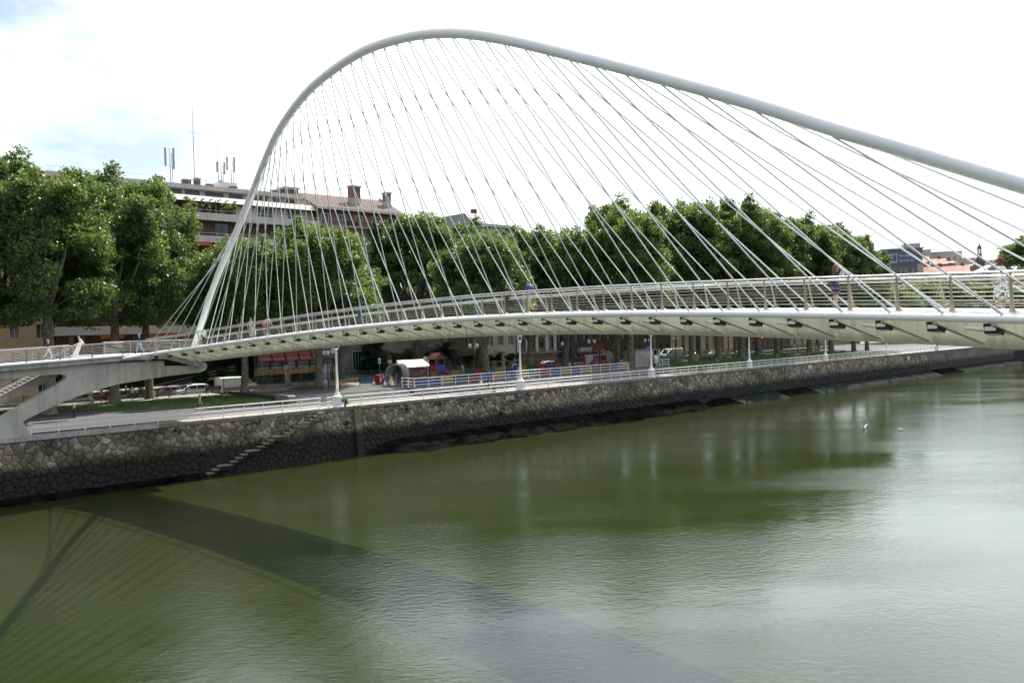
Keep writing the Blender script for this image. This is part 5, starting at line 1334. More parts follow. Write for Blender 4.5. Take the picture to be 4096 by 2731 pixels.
# church tower
p = aim(0.5645, 420); t = thing('church_tower', 'dark church tower with a lantern and cross rising above the red roofs', 'tower', (p.x, p.y, 5), 0.3)
tm = mat('dark tower stone', (0.11, 0.095, 0.105), 0.8, var=0.2)
MB().box(-1.75, 1.75, -1.75, 1.75, 0, 34.4).build('shaft', tm, t); MB().box(-2.2, 2.2, -2.2, 2.2, 34.4, 35.0).build('cornice', tm, t)
MB().lathe([(2.1, 35.0), (2.0, 35.9), (1.5, 36.9), (1.05, 37.5), (1.05, 38.3), (1.25, 38.4), (1.25, 38.7)], 8).build('dome', tm, t, True)
for q in range(6):
    a = q * pi / 3; MB().tube([(0.85 * cos(a), 0.85 * sin(a), 38.7), (0.85 * cos(a), 0.85 * sin(a), 41.2)], 0.15, 6).build('lantern_column', tm, t)
MB().lathe([(1.1, 41.2), (1.15, 41.5), (0.95, 42.2), (0.45, 43.0), (0.14, 44.0), (0.07, 44.8)], 12).build('lantern_cap', tm, t, True)
MB().tube([(0, 0, 44.6), (0, 0, 48.6)], [0.1, 0.05], 6).build('cross_staff', M['black'], t); MB().box(-0.6, 0.6, -0.05, 0.05, 46.6, 46.75).build('cross_arm', M['black'], t)
# ================================================================ trees and plants
def leaf_cloud(name, centres, radii, counts, size, m, seed=0, flat=0.75):
    """many small bent leaf quads scattered through clumps: one mesh"""
    rg = np.random.default_rng(seed)
    C_, R_, S_ = [], [], []
    for c, r, k in zip(centres, radii, counts):
        d = rg.normal(size=(k, 3)); d /= np.linalg.norm(d, axis=1)[:, None] + 1e-9
        rad = r * rg.random(k) ** 0.45
        C_.append(np.array(c)[None] + d * rad[:, None] * np.array([1, 1, flat])[None])
    P = np.concatenate(C_); n = len(P)
    nrm = rg.normal(size=(n, 3)) + np.array([0, 0, 0.55]); nrm /= np.linalg.norm(nrm, axis=1)[:, None]
    a = np.cross(nrm, rg.normal(size=(n, 3))); a /= np.linalg.norm(a, axis=1)[:, None] + 1e-9
    b = np.cross(nrm, a)
    s = size * (0.65 + 0.7 * rg.random(n))[:, None]
    V = np.empty((n, 4, 3)); V[:, 0] = P - a * s * 0.55; V[:, 1] = P - b * s * 0.42 + nrm * s * 0.1; V[:, 2] = P + a * s * 0.6; V[:, 3] = P + b * s * 0.42 + nrm * s * 0.1
    me = bpy.data.meshes.new(name); me.vertices.add(n * 4); me.vertices.foreach_set('co', V.reshape(-1))
    me.loops.add(n * 4); me.loops.foreach_set('vertex_index', np.arange(n * 4, dtype=np.int32))
    me.polygons.add(n); me.polygons.foreach_set('loop_start', np.arange(0, n * 4, 4, dtype=np.int32)); me.polygons.foreach_set('loop_total', np.full(n, 4, dtype=np.int32))
    me.update(calc_edges=True); me.materials.append(m)
    return me
def tree_meshes(seed, H, R, zc, nl, fork=False):
    """plane tree of height H, crown radius R, crown starting at zc: trunk mesh and crown mesh"""
    rg = random.Random(seed); mb = MB()
    th = zc * (0.55 if fork else 1.0)
    lean = Vector((rg.uniform(-0.4, 0.4), rg.uniform(-0.4, 0.4), 0))
    mb.tube([Vector((0, 0, -0.3)), Vector((0, 0, 0.25)), Vector((0, 0, 1.2)) + lean * 0.1, lean * 0.5 + Vector((0, 0, th * 0.6)), lean + Vector((0, 0, th))], [0.85, 0.66, 0.56, 0.5, 0.46], 12)
    cs, rs, ks = [], [], []
    nlim = 9
    tops = []
    for q in range(nlim):
        a = q * 2.399 + rg.uniform(-0.4, 0.4); rr = R * (0.25 + 0.62 * ((q * 0.618) % 1.0))
        top = Vector((cos(a) * rr, sin(a) * rr, H * (0.985 - 0.24 * (rr / R) ** 2 - 0.08 * rg.random())))
        st = lean + Vector((0, 0, th * (0.86 + 0.14 * rg.random())))
        if q < 4: m1 = Vector((cos(a) * rr * 0.75, sin(a) * rr * 0.75, th + (H - th) * 0.33))
        else: m1 = Vector((cos(a) * rr * 0.5, sin(a) * rr * 0.5, th + (H - th) * 0.4))
        pts = [st, st.lerp(m1, 0.5) + Vector((rg.uniform(-.4, .4), rg.uniform(-.4, .4), 0)), m1, m1.lerp(top, 0.55) + Vector((rg.uniform(-.5, .5), rg.uniform(-.5, .5), 0)), top]
        mb.tube(pts, [0.3, 0.24, 0.18, 0.1, 0.03], 7)
        tops.append(pts)
        for u in (0.12, 0.28, 0.44, 0.58, 0.7, 0.8, 0.9, 0.97):           # clumps up the limb
            x = 2 + u * 2; i = min(int(x), 3); p = pts[i].lerp(pts[i + 1], x - i)
            w = R * (0.34 - 0.22 * u)
            for _ in range(2):
                cs.append(p + Vector((rg.gauss(0, w * 0.55), rg.gauss(0, w * 0.55), rg.gauss(0, 0.5)))); rs.append(max(0.7, w * rg.uniform(0.55, 0.95))); ks.append(1)
        cs.append(top + Vector((0, 0, 0.3))); rs.append(1.1); ks.append(0.9)
        for _ in range(3): cs.append(top + Vector((rg.gauss(0, 0.9), rg.gauss(0, 0.9), -0.6 - 1.2 * rg.random()))); rs.append(1.2); ks.append(0.9)
    for _ in range(150):                                                  # outer skirt and body
        a = rg.random() * 6.283; u = rg.random() ** 1.15; z = zc + (H - zc) * (-0.02 + 0.86 * u)
        env = R * (0.92 * math.sqrt(max(0.05, 1 - (u * 0.98) ** 2.4)) + 0.08 * rg.random()) * (0.72 + 0.28 * min(1, u * 5))
        r = env * (0.55 + 0.45 * math.sqrt(rg.random()))
        c = Vector((cos(a) * r, sin(a) * r, z)); cs.append(c); rs.append(rg.uniform(0.9, 1.9)); ks.append(0.9)
        if rg.random() < 0.2:
            b = Vector((lean.x, lean.y, z - r * 0.6)) if z - r * 0.6 > th else lean + Vector((0, 0, th))
            mb.tube([b, b.lerp(c, 0.5) + Vector((0, 0, 0.3)), c], [0.1, 0.06, 0.02], 5)
    tot = sum(k * r * r for k, r in zip(ks, rs))
    counts = [max(6, int(nl * k * r * r / tot)) for k, r in zip(ks, rs)]
    return mb.mesh('trunk', M['bark'], True), leaf_cloud('crown', cs, rs, counts, 0.31, M['leaf'], seed)
VAR = [tree_meshes(21, 27.5, 8.0, 9.6, 56000), tree_meshes(22, 22.5, 8.0, 8.2, 48000, True), tree_meshes(23, 29, 8.2, 10.2, 56000), tree_meshes(24, 24, 7.8, 8.4, 48000, True), tree_meshes(25, 28.5, 7.8, 10.4, 56000)]
VH = [27.5, 22.5, 29, 24, 28.5]
def plane_tree(label, s, n, z, v, h, wide=1.0, rot=0.0, group='plane trees along the quay'):
    t = thing('plane_tree', label, 'tree', W(s, n, z), rot, group)
    link('trunk', VAR[v][0], t); link('crown', VAR[v][1], t)
    k = h / VH[v]; t.scale = (wide * k ** 0.5, wide * k ** 0.5, k); return t
row = [  # s, n, base z, variant, height, width
    (-33.5, 22.0, 5.5, 2, 27.0, 1.0), (-26.5, 27.5, 5.5, 0, 29.0, 1.0), (-22.5, 19.5, 5.5, 4, 27.5, 0.95), (-14.2, 26.4, 5.6, 2, 27.6, 0.95), (-9.4, 29.0, 5.4, 0, 28.2, 0.85),
    (0.8, 24.6, 5.7, 1, 20.6, 0.9), (10.0, 22.2, 5.9, 3, 22.6, 1.0), (16.5, 27.6, 5.6, 1, 19.0, 0.9), (39.5, 41.0, 5.0, 0, 29.6, 1.15), (33.4, 15.6, 5.75, 3, 22.4, 0.98), (53.0, 41.0, 5.0, 2, 28.4, 1.05), (49.8, 24.0, 5.75, 3, 24.5, 1.0),
    (55.4, 21.1, 5.75, 1, 24.5, 0.95), (62.3, 12.9, 5.75, 0, 28.0, 0.95), (70.0, 22.5, 5.75, 4, 31.0, 1.0), (76.5, 19.5, 5.8, 2, 30.0, 1.0), (84.9, 16.9, 5.85, 0, 31.6, 1.0), (93.7, 17.1, 5.85, 4, 31.5, 1.0), (99.2, 15.4, 5.85, 2, 32.5, 1.0),
    (108.0, 17.0, 5.8, 0, 32.0, 1.0), (117.0, 18.0, 5.7, 4, 31.5, 1.0), (127.0, 16.0, 5.5, 2, 31.5, 1.0), (138.0, 16.5, 5.3, 0, 31.0, 1.0), (148.0, 16.0, 5.1, 4, 29.5, 0.95), (157.0, 17.0, 5.1, 2, 26.5, 0.9)]
for q, r in enumerate(row):
    plane_tree('%s tall plane tree of the riverside row, counted from the left edge' % ORD[q], r[0], r[1], r[2], r[3], r[4], r[5], q * 1.7)
for q, (s, n, v, h) in enumerate(((92, 33.0, 0, 24), (106, 33.0, 4, 25), (122, 32.5, 2, 26), (140, 32, 0, 26), (158, 31, 4, 26))):
    plane_tree('plane tree on the street side behind the riverside row, %s from the toilet cabin' % ORD[q], s, 30.4, ZR, v, h, 1.0, q * 2.1, 'street plane trees')
# bright lower trees further up the quay, seen through the bridge railing
for q, (u, d, zt) in enumerate(((0.458, 262, 23), (0.488, 270, 25.5), (0.520, 280, 26), (0.552, 290, 26), (0.584, 300, 25), (0.616, 310, 25), (0.645, 322, 25.5))):
    t = thing('quay_tree', 'bright low tree far along the quay behind the bridge railing, %s from the left' % ORD[q], 'tree', (u * d, d, 5.0), q * 1.3, 'bright trees far along the quay')
    v = (1, 3)[q % 2]; link('trunk', VAR[v][0], t); link('crown', VAR[v][1], t); k = (zt - 5) / VH[v]; t.scale = (1.25, 1.25, k)
# wooded hill crest at the right edge
rg = random.Random(77)
for q, (u, d, z0, h) in enumerate(((0.618, 470, 30, 26), (0.640, 480, 32, 30), (0.632, 450, 22, 18), (0.605, 440, 20, 14), (0.655, 440, 24, 22))):
    t = thing('hill_tree', 'dark tree on the wooded hill at the right edge, %s' % ('leftmost', 'tallest', 'in the middle below the tallest', 'lowest, below the white house', 'furthest right')[q], 'tree', (u * d, d, z0 - 4), q, 'trees on the far hill')
    v = 3; link('trunk', VAR[v][0], t); link('crown', VAR[v][1], t); k = (h + 4) / VH[v]; t.scale = (1.9, 1.9, k)

def bush(name, label, cat, p, w, d, h, seed, m='leaf_dark', n=2600, size=0.16, rz=QA, stem=True, group=None):
    t = thing(name, label, cat, p, rz, group); rg = random.Random(seed)
    k = max(6, int(w * d * h * 1.2) + 8); k = min(k, 60)
    cs = [(rg.uniform(-w / 2, w / 2) * 0.9, rg.uniform(-d / 2, d / 2) * 0.9, h * (0.15 + 0.75 * rg.random())) for _ in range(k)]
    r = min(w, d, h) * 0.38
    link('foliage', leaf_cloud('foliage', cs, [r * rg.uniform(0.7, 1.1) for _ in cs], [n // k] * k, size, M[m], seed), t)
    if stem:
        mb = MB()
        for _ in range(4): x = rg.uniform(-w / 2, w / 2) * 0.5; mb.tube([(x * 0.4, 0, -0.05), (x * 0.8, 0, h * 0.4), (x, 0, h * 0.75)], [0.06, 0.04, 0.015], 5)
        mb.build('stem', M['bark'], t)
    return t
bush('hedge', 'clipped dark hedge along the path beside the big tree trunk', 'hedge', W(-11.0, 31.8, 5.3), 7, 1.2, 1.3, 1)
bush('hedge', 'low hedge behind the green fence before the hotel', 'hedge', W(13.0, 28.6, 5.4), 9, 0.9, 1.0, 2, 'leaf')
bush('hedge', 'small hedge by the hotel restaurant windows', 'hedge', W(11.6, 41.3, 5.4), 3, 0.9, 1.0, 3, 'leaf')
bush('cypress_bush', 'tall dark evergreen beside the rusticated house', 'shrub', W(30.8, 41.8, 5.4), 3.6, 2.4, 6.6, 4, 'leaf_dark', 7000, 0.22)
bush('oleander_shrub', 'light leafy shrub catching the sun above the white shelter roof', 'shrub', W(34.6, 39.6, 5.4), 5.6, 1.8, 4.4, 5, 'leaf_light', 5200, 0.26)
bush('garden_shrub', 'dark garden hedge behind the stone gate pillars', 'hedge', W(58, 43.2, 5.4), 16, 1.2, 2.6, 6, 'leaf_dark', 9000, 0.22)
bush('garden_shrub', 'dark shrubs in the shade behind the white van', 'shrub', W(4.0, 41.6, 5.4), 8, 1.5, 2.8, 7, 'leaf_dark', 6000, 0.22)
bush('roof_shrub', 'small conifer on the penthouse terrace', 'shrub', W(1.8, 43.6, 30.0), 1.6, 1.2, 2.9, 8, 'leaf_light', 1500, 0.16)
bush('roof_shrub', 'dark bushy plant beside the roof pergola', 'shrub', W(4.0, 43.7, 30.0), 1.4, 1.2, 2.6, 9, 'leaf', 1500, 0.16)
bush('roof_shrub', 'bright leafy plant at the right end of the roof pergola', 'shrub', W(7.2, 43.7, 30.0), 2.6, 1.3, 2.4, 10, 'leaf_light', 2400, 0.16)
bush('roof_shrub', 'low leafy plants along the left of the penthouse terrace', 'shrub', W(-1.0, 43.6, 30.0), 2.6, 1.2, 1.5, 12, 'leaf', 1800, 0.16)
bush('balcony_plant', 'potted plants on the brick house balcony', 'plant', W(29.0, 43.7, 30.3), 2.0, 0.6, 1.2, 13, 'leaf', 900, 0.15)
bush('wall_plant', 'tuft of leaves growing at the foot of the nearest lamp post', 'plant', W(0.75, 0.1, 5.15), 0.7, 0.5, 1.0, 14, 'leaf_light', 260, 0.13)
bush('wall_plant', 'dry straw-coloured grass tuft on the buttress top', 'plant', W(1.9, -0.3, 4.75), 0.8, 0.4, 0.5, 15, 'straw' if 'straw' in M else 'leaf_light', 260, 0.1)
for q, (s, z, w_) in enumerate(((-3.5, 4.3, 0.9), (-5.2, 3.5, 1.0), (-6.4, 3.1, 1.4), (-7.3, 2.6, 0.7), (0.6, 3.4, 0.5), (2.2, 3.3, 0.5))):
    bush('wall_plant', 'green weeds rooted in the quay wall beside the river steps, %s from the top' % ORD[q], 'plant', W(s, -0.25 - 0.1 * (4.85 - z), z - 0.15), w_, 0.4, 0.5, 20 + q, 'leaf_light', 240, 0.11, stem=False, group='weeds on the river steps')
for q, (s, z, w_) in enumerate(((-16.5, 4.4, 1.6), (-9.5, 4.5, 2.0), (8.0, 4.3, 1.0), (13.0, 4.5, 2.2), (19.0, 4.5, 2.4), (27.5, 4.5, 3.2), (31.5, 4.6, 3.0), (22.0, 2.6, 0.7), (13.5, 2.2, 0.8))):
    bush('wall_creeper', 'dark creeping weeds hanging from the quay wall, %s from the left' % ORD[q], 'plant', W(s, -0.22 - 0.1 * (4.85 - z), z - 0.2), w_, 0.25, 0.45, 40 + q, 'leaf_dark', 420, 0.1, stem=False, group='creepers under the coping')
# palm
t = thing('palm_tree', 'dark fan of palm fronds in front of the beige house', 'palm', W(44.5, 40.0, 5.4), QA)
MB().tube([(0, 0, -0.1), (0.1, 0, 1.5), (0, 0, 3.6)], [0.4, 0.33, 0.36], 10).build('trunk', M['bark'], t, True)
rg = random.Random(8)
for q in range(34):
    a = q * 2.399; el = radians(rg.uniform(-25, 75)); L = rg.uniform(3.2, 4.4); mb = MB()
    d = Vector((cos(a) * cos(el), sin(a) * cos(el), sin(el))); side = Vector((-sin(a), cos(a), 0)); prev = None; base = Vector((0, 0, 3.7)); pts = []
    for k in range(9):
        u = k / 8; pts.append(base + d * L * u + Vector((0, 0, -1.9 * u * u)))
    for k in range(1, 9):
        wv = 0.75 * sin(pi * min(1, 0.15 + k / 9.5)); p = pts[k]; b = (pts[k] - pts[k - 1]) * 0.8
        for sg in (-1, 1):
            mb.add([pts[k - 1], p, p + side * sg * wv + b - Vector((0, 0, 0.25))], [(0, 1, 2)])
    mb.build('frond', M['leaf_dark'], t)
# ================================================================ vehicles
def car(label, cat, name, s, n, rz, paint, kind='car', z=ZR + 0.005, scale=1.0):
    t = thing(name, label, cat, W(s, n, z), QA + rz, 'parked vehicles along the street'); t.scale = (scale,) * 3
    if kind == 'car':      # stations: x, z sill, z belt, z roof, half width belt, half width roof
        st = [(-2.1, .35, .62, .63, .62, .6), (-2.02, .25, .86, .88, .76, .72), (-1.2, .22, .96, .99, .85, .74), (-0.45, .22, .97, 1.42, .87, .62), (0.35, .22, .97, 1.49, .87, .64), (1.15, .22, .98, 1.44, .86, .62), (1.75, .25, .99, 1.16, .82, .66), (2.02, .3, .92, .95, .74, .68), (2.08, .4, .6, .62, .66, .62)]
        wb, r, L = 1.28, 0.31, 2.08
    elif kind == 'mpv':
        st = [(-2.2, .35, .7, .72, .66, .62), (-2.1, .25, .92, .95, .8, .74), (-1.35, .22, 1.02, 1.06, .88, .76), (-0.6, .22, 1.04, 1.62, .9, .66), (0.4, .22, 1.05, 1.70, .9, .68), (1.5, .22, 1.06, 1.66, .89, .66), (2.05, .25, 1.06, 1.3, .84, .7), (2.15, .35, .9, .95, .78, .7)]
        wb, r, L = 1.35, 0.33, 2.15
    else:                  # van
        st = [(-2.6, .35, .75, .77, .74, .7), (-2.5, .28, 1.05, 1.08, .9, .84), (-1.95, .25, 1.2, 1.26, .96, .86), (-1.2, .25, 1.25, 2.05, .98, .84), (-0.5, .25, 1.25, 2.18, .98, .86), (1.0, .25, 1.25, 2.2, .98, .86), (2.45, .25, 1.25, 2.18, .97, .86), (2.55, .3, 1.25, 2.05, .95, .84)]
        wb, r, L = 1.7, 0.36, 2.55
    mb = MB(); vs = []; k = 10
    for x, zs_, zb, zr_, wb_, wr in st:
        vs += [(x, -wb_ * 0.9, zs_), (x, -wb_, (zs_ + zb) / 2), (x, -wb_ * 0.97, zb), (x, -wr, (zb * 0.12 + zr_ * 0.88)), (x, -wr * 0.7, zr_), (x, wr * 0.7, zr_), (x, wr, (zb * 0.12 + zr_ * 0.88)), (x, wb_ * 0.97, zb), (x, wb_, (zs_ + zb) / 2), (x, wb_ * 0.9, zs_)]
    fs = []
    for i in range(len(st) - 1):
        fs += [(i * k + j, i * k + (j + 1) % k, (i + 1) * k + (j + 1) % k, (i + 1) * k + j) for j in range(k)]
    fs += [tuple(range(k)), tuple(range((len(st) - 1) * k, len(st) * k))]
    mb.add(vs, fs); body = mb.build('body', paint, t, True)
    # side glass
    def P(i, j): return Vector(vs[i * k + j])
    idx = [i for i in range(len(st) - 1) if st[i][3] - st[i][2] > 0.25 or st[i + 1][3] - st[i + 1][2] > 0.25]
    if kind == 'van': idx = idx[:2]
    for i in idx:
        for j0, j1, sg in ((2, 3, -1), (7, 6, 1)):
            a, b, c, d = P(i, j0), P(i + 1, j0), P(i + 1, j1), P(i, j1)
            ctr = (a + b + c + d) / 4; q = [ctr + (v - ctr) * 0.86 + Vector((0, sg * 0.012, 0)) for v in (a, b, c, d)]
            MB().prism(q, (0, sg * 0.006, 0)).build('side_window', M['glass_dark'], t)
    i = [q for q in range(len(st)) if st[q][3] - st[q][2] > 0.3][0] - 1
    a, b, c, d = P(i, 4), P(i, 5), P(i + 1, 5), P(i + 1, 4); ctr = (a + b + c + d) / 4
    MB().prism([ctr + (v - ctr) * 0.9 + Vector((-0.01, 0, 0.012)) for v in (a, b, c, d)], (-0.004, 0, 0.008)).build('windscreen', M['glass_dark'], t)
    for x in (-wb, wb):
        for sg in (-1, 1):
            w = MB().lathe([(r * 0.6, -0.1), (r, -0.09), (r, 0.09), (r * 0.6, 0.1)], 16, (x, sg * (0.78 if kind != 'van' else 0.86), r), 0, Matrix.Rotation(radians(90), 3, 'X')).build('wheel', M['rubber'], t, True)
            MB().lathe([(r * 0.6, -0.105), (r * 0.5, 0.105)], 12, (x, sg * (0.79 if kind != 'van' else 0.87), r), 0, Matrix.Rotation(radians(90), 3, 'X')).build('rim', M['stainless'], w)
    for sg in (-1, 1):
        MB().obox((-L + 0.06, sg * 0.55, 0.66 if kind != 'van' else 0.9), (0.12, 0.28, 0.14)).build('headlight', M['globe'], t)
        MB().obox((L - 0.05, sg * 0.62, 0.8 if kind != 'van' else 1.1), (0.1, 0.16, 0.2)).build('tail_light', cm(0.4, 0.02, 0.02, 0.3), t)
        MB().obox((st[3][0] - 0.25, sg * 0.98, st[3][2] + 0.08), (0.1, 0.18, 0.12)).build('mirror', paint, t)
    return t
def paint(r, g, b): return cm(r, g, b, 0.3)
VW, SIL, GRN, GRY = paint(0.72, 0.72, 0.70), paint(0.42, 0.44, 0.45), paint(0.05, 0.1, 0.07), paint(0.12, 0.13, 0.15)
car('white panel van parked behind the fence under the tip of the concrete pier', 'van', 'panel_van', 3.6, 33.5, pi, VW, 'van', scale=1.05)
t = car('white taxi with a blue roof sign parked left of the white van', 'car', 'taxi', -2.8, 32.8, 0, VW, 'mpv')
MB().box(-0.35, 0.05, -0.35, 0.35, 1.70, 1.88).build('roof_sign', cm(0.06, 0.05, 0.3), t)
car('silver car parked just behind the white taxi', 'car', 'parked_car', -5.6, 34.2, 0, SIL)
car('dark green car parked behind the playground, left one', 'car', 'parked_car', 48.5, 34.0, 0, GRN)
car('dark green car parked behind the playground, right one', 'car', 'parked_car', 55.0, 33.6, 0, GRN)
car('silver-grey people carrier parked behind the forked plane tree', 'car', 'parked_car', 63.2, 32.8, pi, SIL, 'mpv')
car('small grey car parked behind the fat concrete ring', 'car', 'parked_car', 81.0, 33.5, 0, GRY)
car('cream delivery van parked behind the toilet cabin', 'van', 'panel_van', 100.8, 33.8, 0, paint(0.55, 0.52, 0.45), 'van', scale=1.2)
car('grey car parked in front of the cream delivery van', 'car', 'parked_car', 94.0, 32.6, 0, SIL)
car('silver car parked right of the cream delivery van', 'car', 'parked_car', 108.5, 33.2, 0, SIL)
car('white people carrier parked before the cream ground floor house', 'car', 'parked_car', 117.0, 33.4, 0, VW, 'mpv')
car('grey car beyond the right lawn under the trees', 'car', 'parked_car', 127.5, 33.4, 0, GRY)
car('red parked car under the concrete pier at the far left', 'car', 'parked_car', -26.5, 35.0, 0, paint(0.35, 0.02, 0.02))
car('pale parked car at the far left edge behind the stair flight', 'car', 'parked_car', -33.0, 35.2, 0, VW)
# ================================================================ people
SKIN, SKIN2 = cm(0.50, 0.30, 0.22, 0.55), cm(0.42, 0.24, 0.16, 0.55)
def rotv(v, ax, a): return Matrix.Rotation(a, 3, ax) @ Vector(v)
PEOPLE = []
def person(label, pos, heading, top, bottom, hair, h=1.70, pose='walk', sleeves='short', legs='long', shoes=(0.03, 0.03, 0.03), hair_len=0, skin=None, female=False, arms=None, skirt=None, turn=0.0, extra=None):
    PEOPLE.append(dict(label=label, pos=pos, heading=heading, top=top, bottom=bottom, hair=hair, h=h, pose=pose, sleeves=sleeves, legs=legs, shoes=shoes, hair_len=hair_len, skin=skin or SKIN, female=female, arms=arms, skirt=skirt, turn=turn, extra=extra))
def build_people():
    temps = []
    for P in PEOPLE:
        k = P['h'] / 1.70; fem = P['female']; pose = P['pose']
        V, Ed, R, L = [], [], [], []       # verts, edges, radii, segment tags
        def v(p, r): V.append(Vector(p) * k); R.append((r[0] * k, r[1] * k) if isinstance(r, tuple) else (r * k, r * k)); return len(V) - 1
        def e(a, b, tg): Ed.append((a, b)); L.append((a, b, tg)); return b
        sit = pose == 'sit'
        hz = 0.50 if sit else 0.93
        pel = v((0, 0, hz), (0.155 if fem else 0.15, 0.105))
        sp = v((0, 0.0, hz + 0.19), (0.115 if fem else 0.14, 0.09)); e(pel, sp, 'top')
        lean = {'bend': 0.25, 'sit': 0.02}.get(pose, 0.02)
        ch = v((0, lean, hz + 0.40), (0.15 if fem else 0.175, 0.105)); e(sp, ch, 'top')
        nk = v((0, lean * 1.15, hz + 0.53), 0.055); e(ch, nk, 'top')
        hd0 = v((0, lean * 1.3 + 0.02, hz + 0.615), (0.07, 0.085)); e(nk, hd0, 'skin')
        hd1 = v((0, lean * 1.4 + 0.015, hz + 0.69), (0.075, 0.095)); e(hd0, hd1, 'skin')
        hd2 = v((0, lean * 1.4, hz + 0.765), (0.05, 0.06)); e(hd1, hd2, 'skin')
        step = 0.30 if pose == 'walk' else 0.0
        ends = []
        for sg in (-1, 1):
            ph = sg
            sh = v((sg * (0.165 if fem else 0.19), lean, hz + 0.465), 0.062); e(ch, sh, 'top')
            am = (P['arms'] or {}).get(sg, 'swing' if pose == 'walk' else 'down')
            sx = sg * (0.19 if fem else 0.22)
            if am == 'swing': el, wr, hn = (sx * 1.12, lean - 0.05 - ph * 0.12, hz + 0.19), (sx * 1.12, lean + 0.05 - ph * 0.2, hz - 0.03), (sx * 1.1, lean + 0.08 - ph * 0.22, hz - 0.11)
            elif am == 'down': el, wr, hn = (sx * 1.15, lean - 0.04, hz + 0.18), (sx * 1.18, lean + 0.03, hz - 0.05), (sx * 1.15, lean + 0.05, hz - 0.13)
            elif am == 'front': el, wr, hn = (sx * 1.2, lean - 0.02, hz + 0.2), (sx * 0.75, lean + 0.22, hz + 0.25), (sx * 0.4, lean + 0.28, hz + 0.28)
            elif am == 'fold': el, wr, hn = (sx * 1.15, lean + 0.05, hz + 0.19), (sx * 0.3, lean + 0.2, hz + 0.24), (-sx * 0.15, lean + 0.21, hz + 0.25)
            elif am == 'rail': el, wr, hn = (sx * 1.3, lean + 0.12, hz + 0.25), (sx * 1.2, lean + 0.38, hz + 0.17), (sx * 1.15, lean + 0.46, hz + 0.17)
            elif am == 'lap': el, wr, hn = (sx * 1.15, lean - 0.02, hz + 0.2), (sx * 0.8, lean + 0.2, hz + 0.1), (sx * 0.5, lean + 0.28, hz + 0.1)
            elif am == 'back': el, wr, hn = (sx * 1.25, lean - 0.16, hz + 0.24), (sx * 1.25, lean - 0.38, hz + 0.13), (sx * 1.25, lean - 0.46, hz + 0.09)
            else: el, wr, hn = (sx * 1.5, lean + 0.05, hz + 0.55), (sx * 1.4, lean + 0.1, hz + 0.75), (sx * 1.35, lean + 0.12, hz + 0.83)
            sl = P['sleeves']
            ei = v(el, 0.043); e(sh, ei, 'top' if sl != 'none' else 'skin'); wi = v(wr, 0.029); e(ei, wi, 'top' if sl == 'long' else 'skin')
            hi = v(hn, (0.042, 0.02)); e(wi, hi, 'skin'); ends.append((Vector(wr), Vector(hn), sg))
            hp = v((sg * 0.095, 0, hz - 0.06), 0.095); e(pel, hp, 'bottom')
            if sit: kn, an, to = (sg * 0.12, 0.42, hz + 0.0), (sg * 0.12, 0.44, 0.09), (sg * 0.13, 0.6, 0.035)
            elif pose == 'walk':
                kn, an, to = (sg * 0.10, 0.05 + ph * step * 0.55, 0.50), (sg * 0.10, -0.06 + ph * step, 0.10 if ph > 0 else 0.17), (sg * 0.115, 0.10 + ph * step, 0.035 if ph > 0 else 0.06)
            else: kn, an, to = (sg * 0.105, 0.02, 0.50), (sg * 0.11, -0.03, 0.09), (sg * 0.125, 0.13, 0.035)
            lg = P['legs']
            ki = v(kn, 0.062); e(hp, ki, 'bottom' if lg != 'bare' else 'skin'); ai = v(an, 0.042); e(ki, ai, 'bottom' if lg == 'long' else 'skin')
            ti = v(to, (0.045, 0.03)); e(ai, ti, 'shoes')
        me = bpy.data.meshes.new('body'); me.from_pydata(V, Ed, [])
        o = bpy.data.objects.new('tmp_body', me); COL.objects.link(o)
        sk = o.modifiers.new('skin', 'SKIN'); sk.use_smooth_shade = True
        lay = me.skin_vertices[0] if me.skin_vertices else None
        if lay is None:
            bm = bmesh.new(); bm.from_mesh(me); bm.verts.layers.skin.verify(); bm.to_mesh(me); bm.free(); lay = me.skin_vertices[0]
        for q, d in enumerate(lay.data): d.radius = R[q]; d.use_root = (q == 0)
        ss = o.modifiers.new('sub', 'SUBSURF'); ss.levels = 1; ss.render_levels = 1
        temps.append((P, o, V, L, ends, k, hz, lean))
    bpy.context.view_layer.update()
    dg = bpy.context.evaluated_depsgraph_get()
    for P, o, V, L, ends, k, hz, lean in temps:
        me = bpy.data.meshes.new_from_object(o.evaluated_get(dg))
        mats = {'skin': P['skin'], 'top': cm(*P['top']), 'bottom': cm(*P['bottom']), 'shoes': cm(*P['shoes']), 'hair': cm(*P['hair'])}
        order = list(mats); me.materials.clear()
        for q in order: me.materials.append(mats[q])
        for pl in me.polygons:
            c = pl.center; best = (1e9, 'skin')
            for a, b, tg in L:
                A, B = V[a], V[b]; w = B - A; t_ = max(0, min(1, (c - A).dot(w) / w.length_squared)); d = (c - A - w * t_).length
                if d < best[0]: best = (d, tg if not (tg == 'top' and P['sleeves'] == 'short' and False) else tg)
            pl.material_index = order.index(best[1])
        # fingers, nose, ears joined into the same body mesh
        mb = MB()
        for wr, hn, sg in ends:
            d = (hn - wr).normalized(); sd = Vector((0, 1, 0)).cross(d); sd = sd.normalized() if sd.length > 0.1 else Vector((1, 0, 0))
            for q in range(4):
                b = (hn + sd * (q - 1.5) * 0.019 + d * 0.01) * k; L_ = (0.075, 0.085, 0.08, 0.062)[q] * k
                mb.tube([b, b + d * L_ * 0.55, b + (d + Vector((0, 0.5, 0))).normalized() * L_], [0.009 * k, 0.009 * k, 0.007 * k], 5, 0)
            b = (wr.lerp(hn, 0.55)) * k; mb.tube([b, b + (d * 0.6 + Vector((0, 0.8, 0))).normalized() * 0.055 * k, b + (d + Vector((0, 0.6, 0))).normalized() * 0.085 * k], [0.012 * k, 0.011 * k, 0.008 * k], 5, 0)
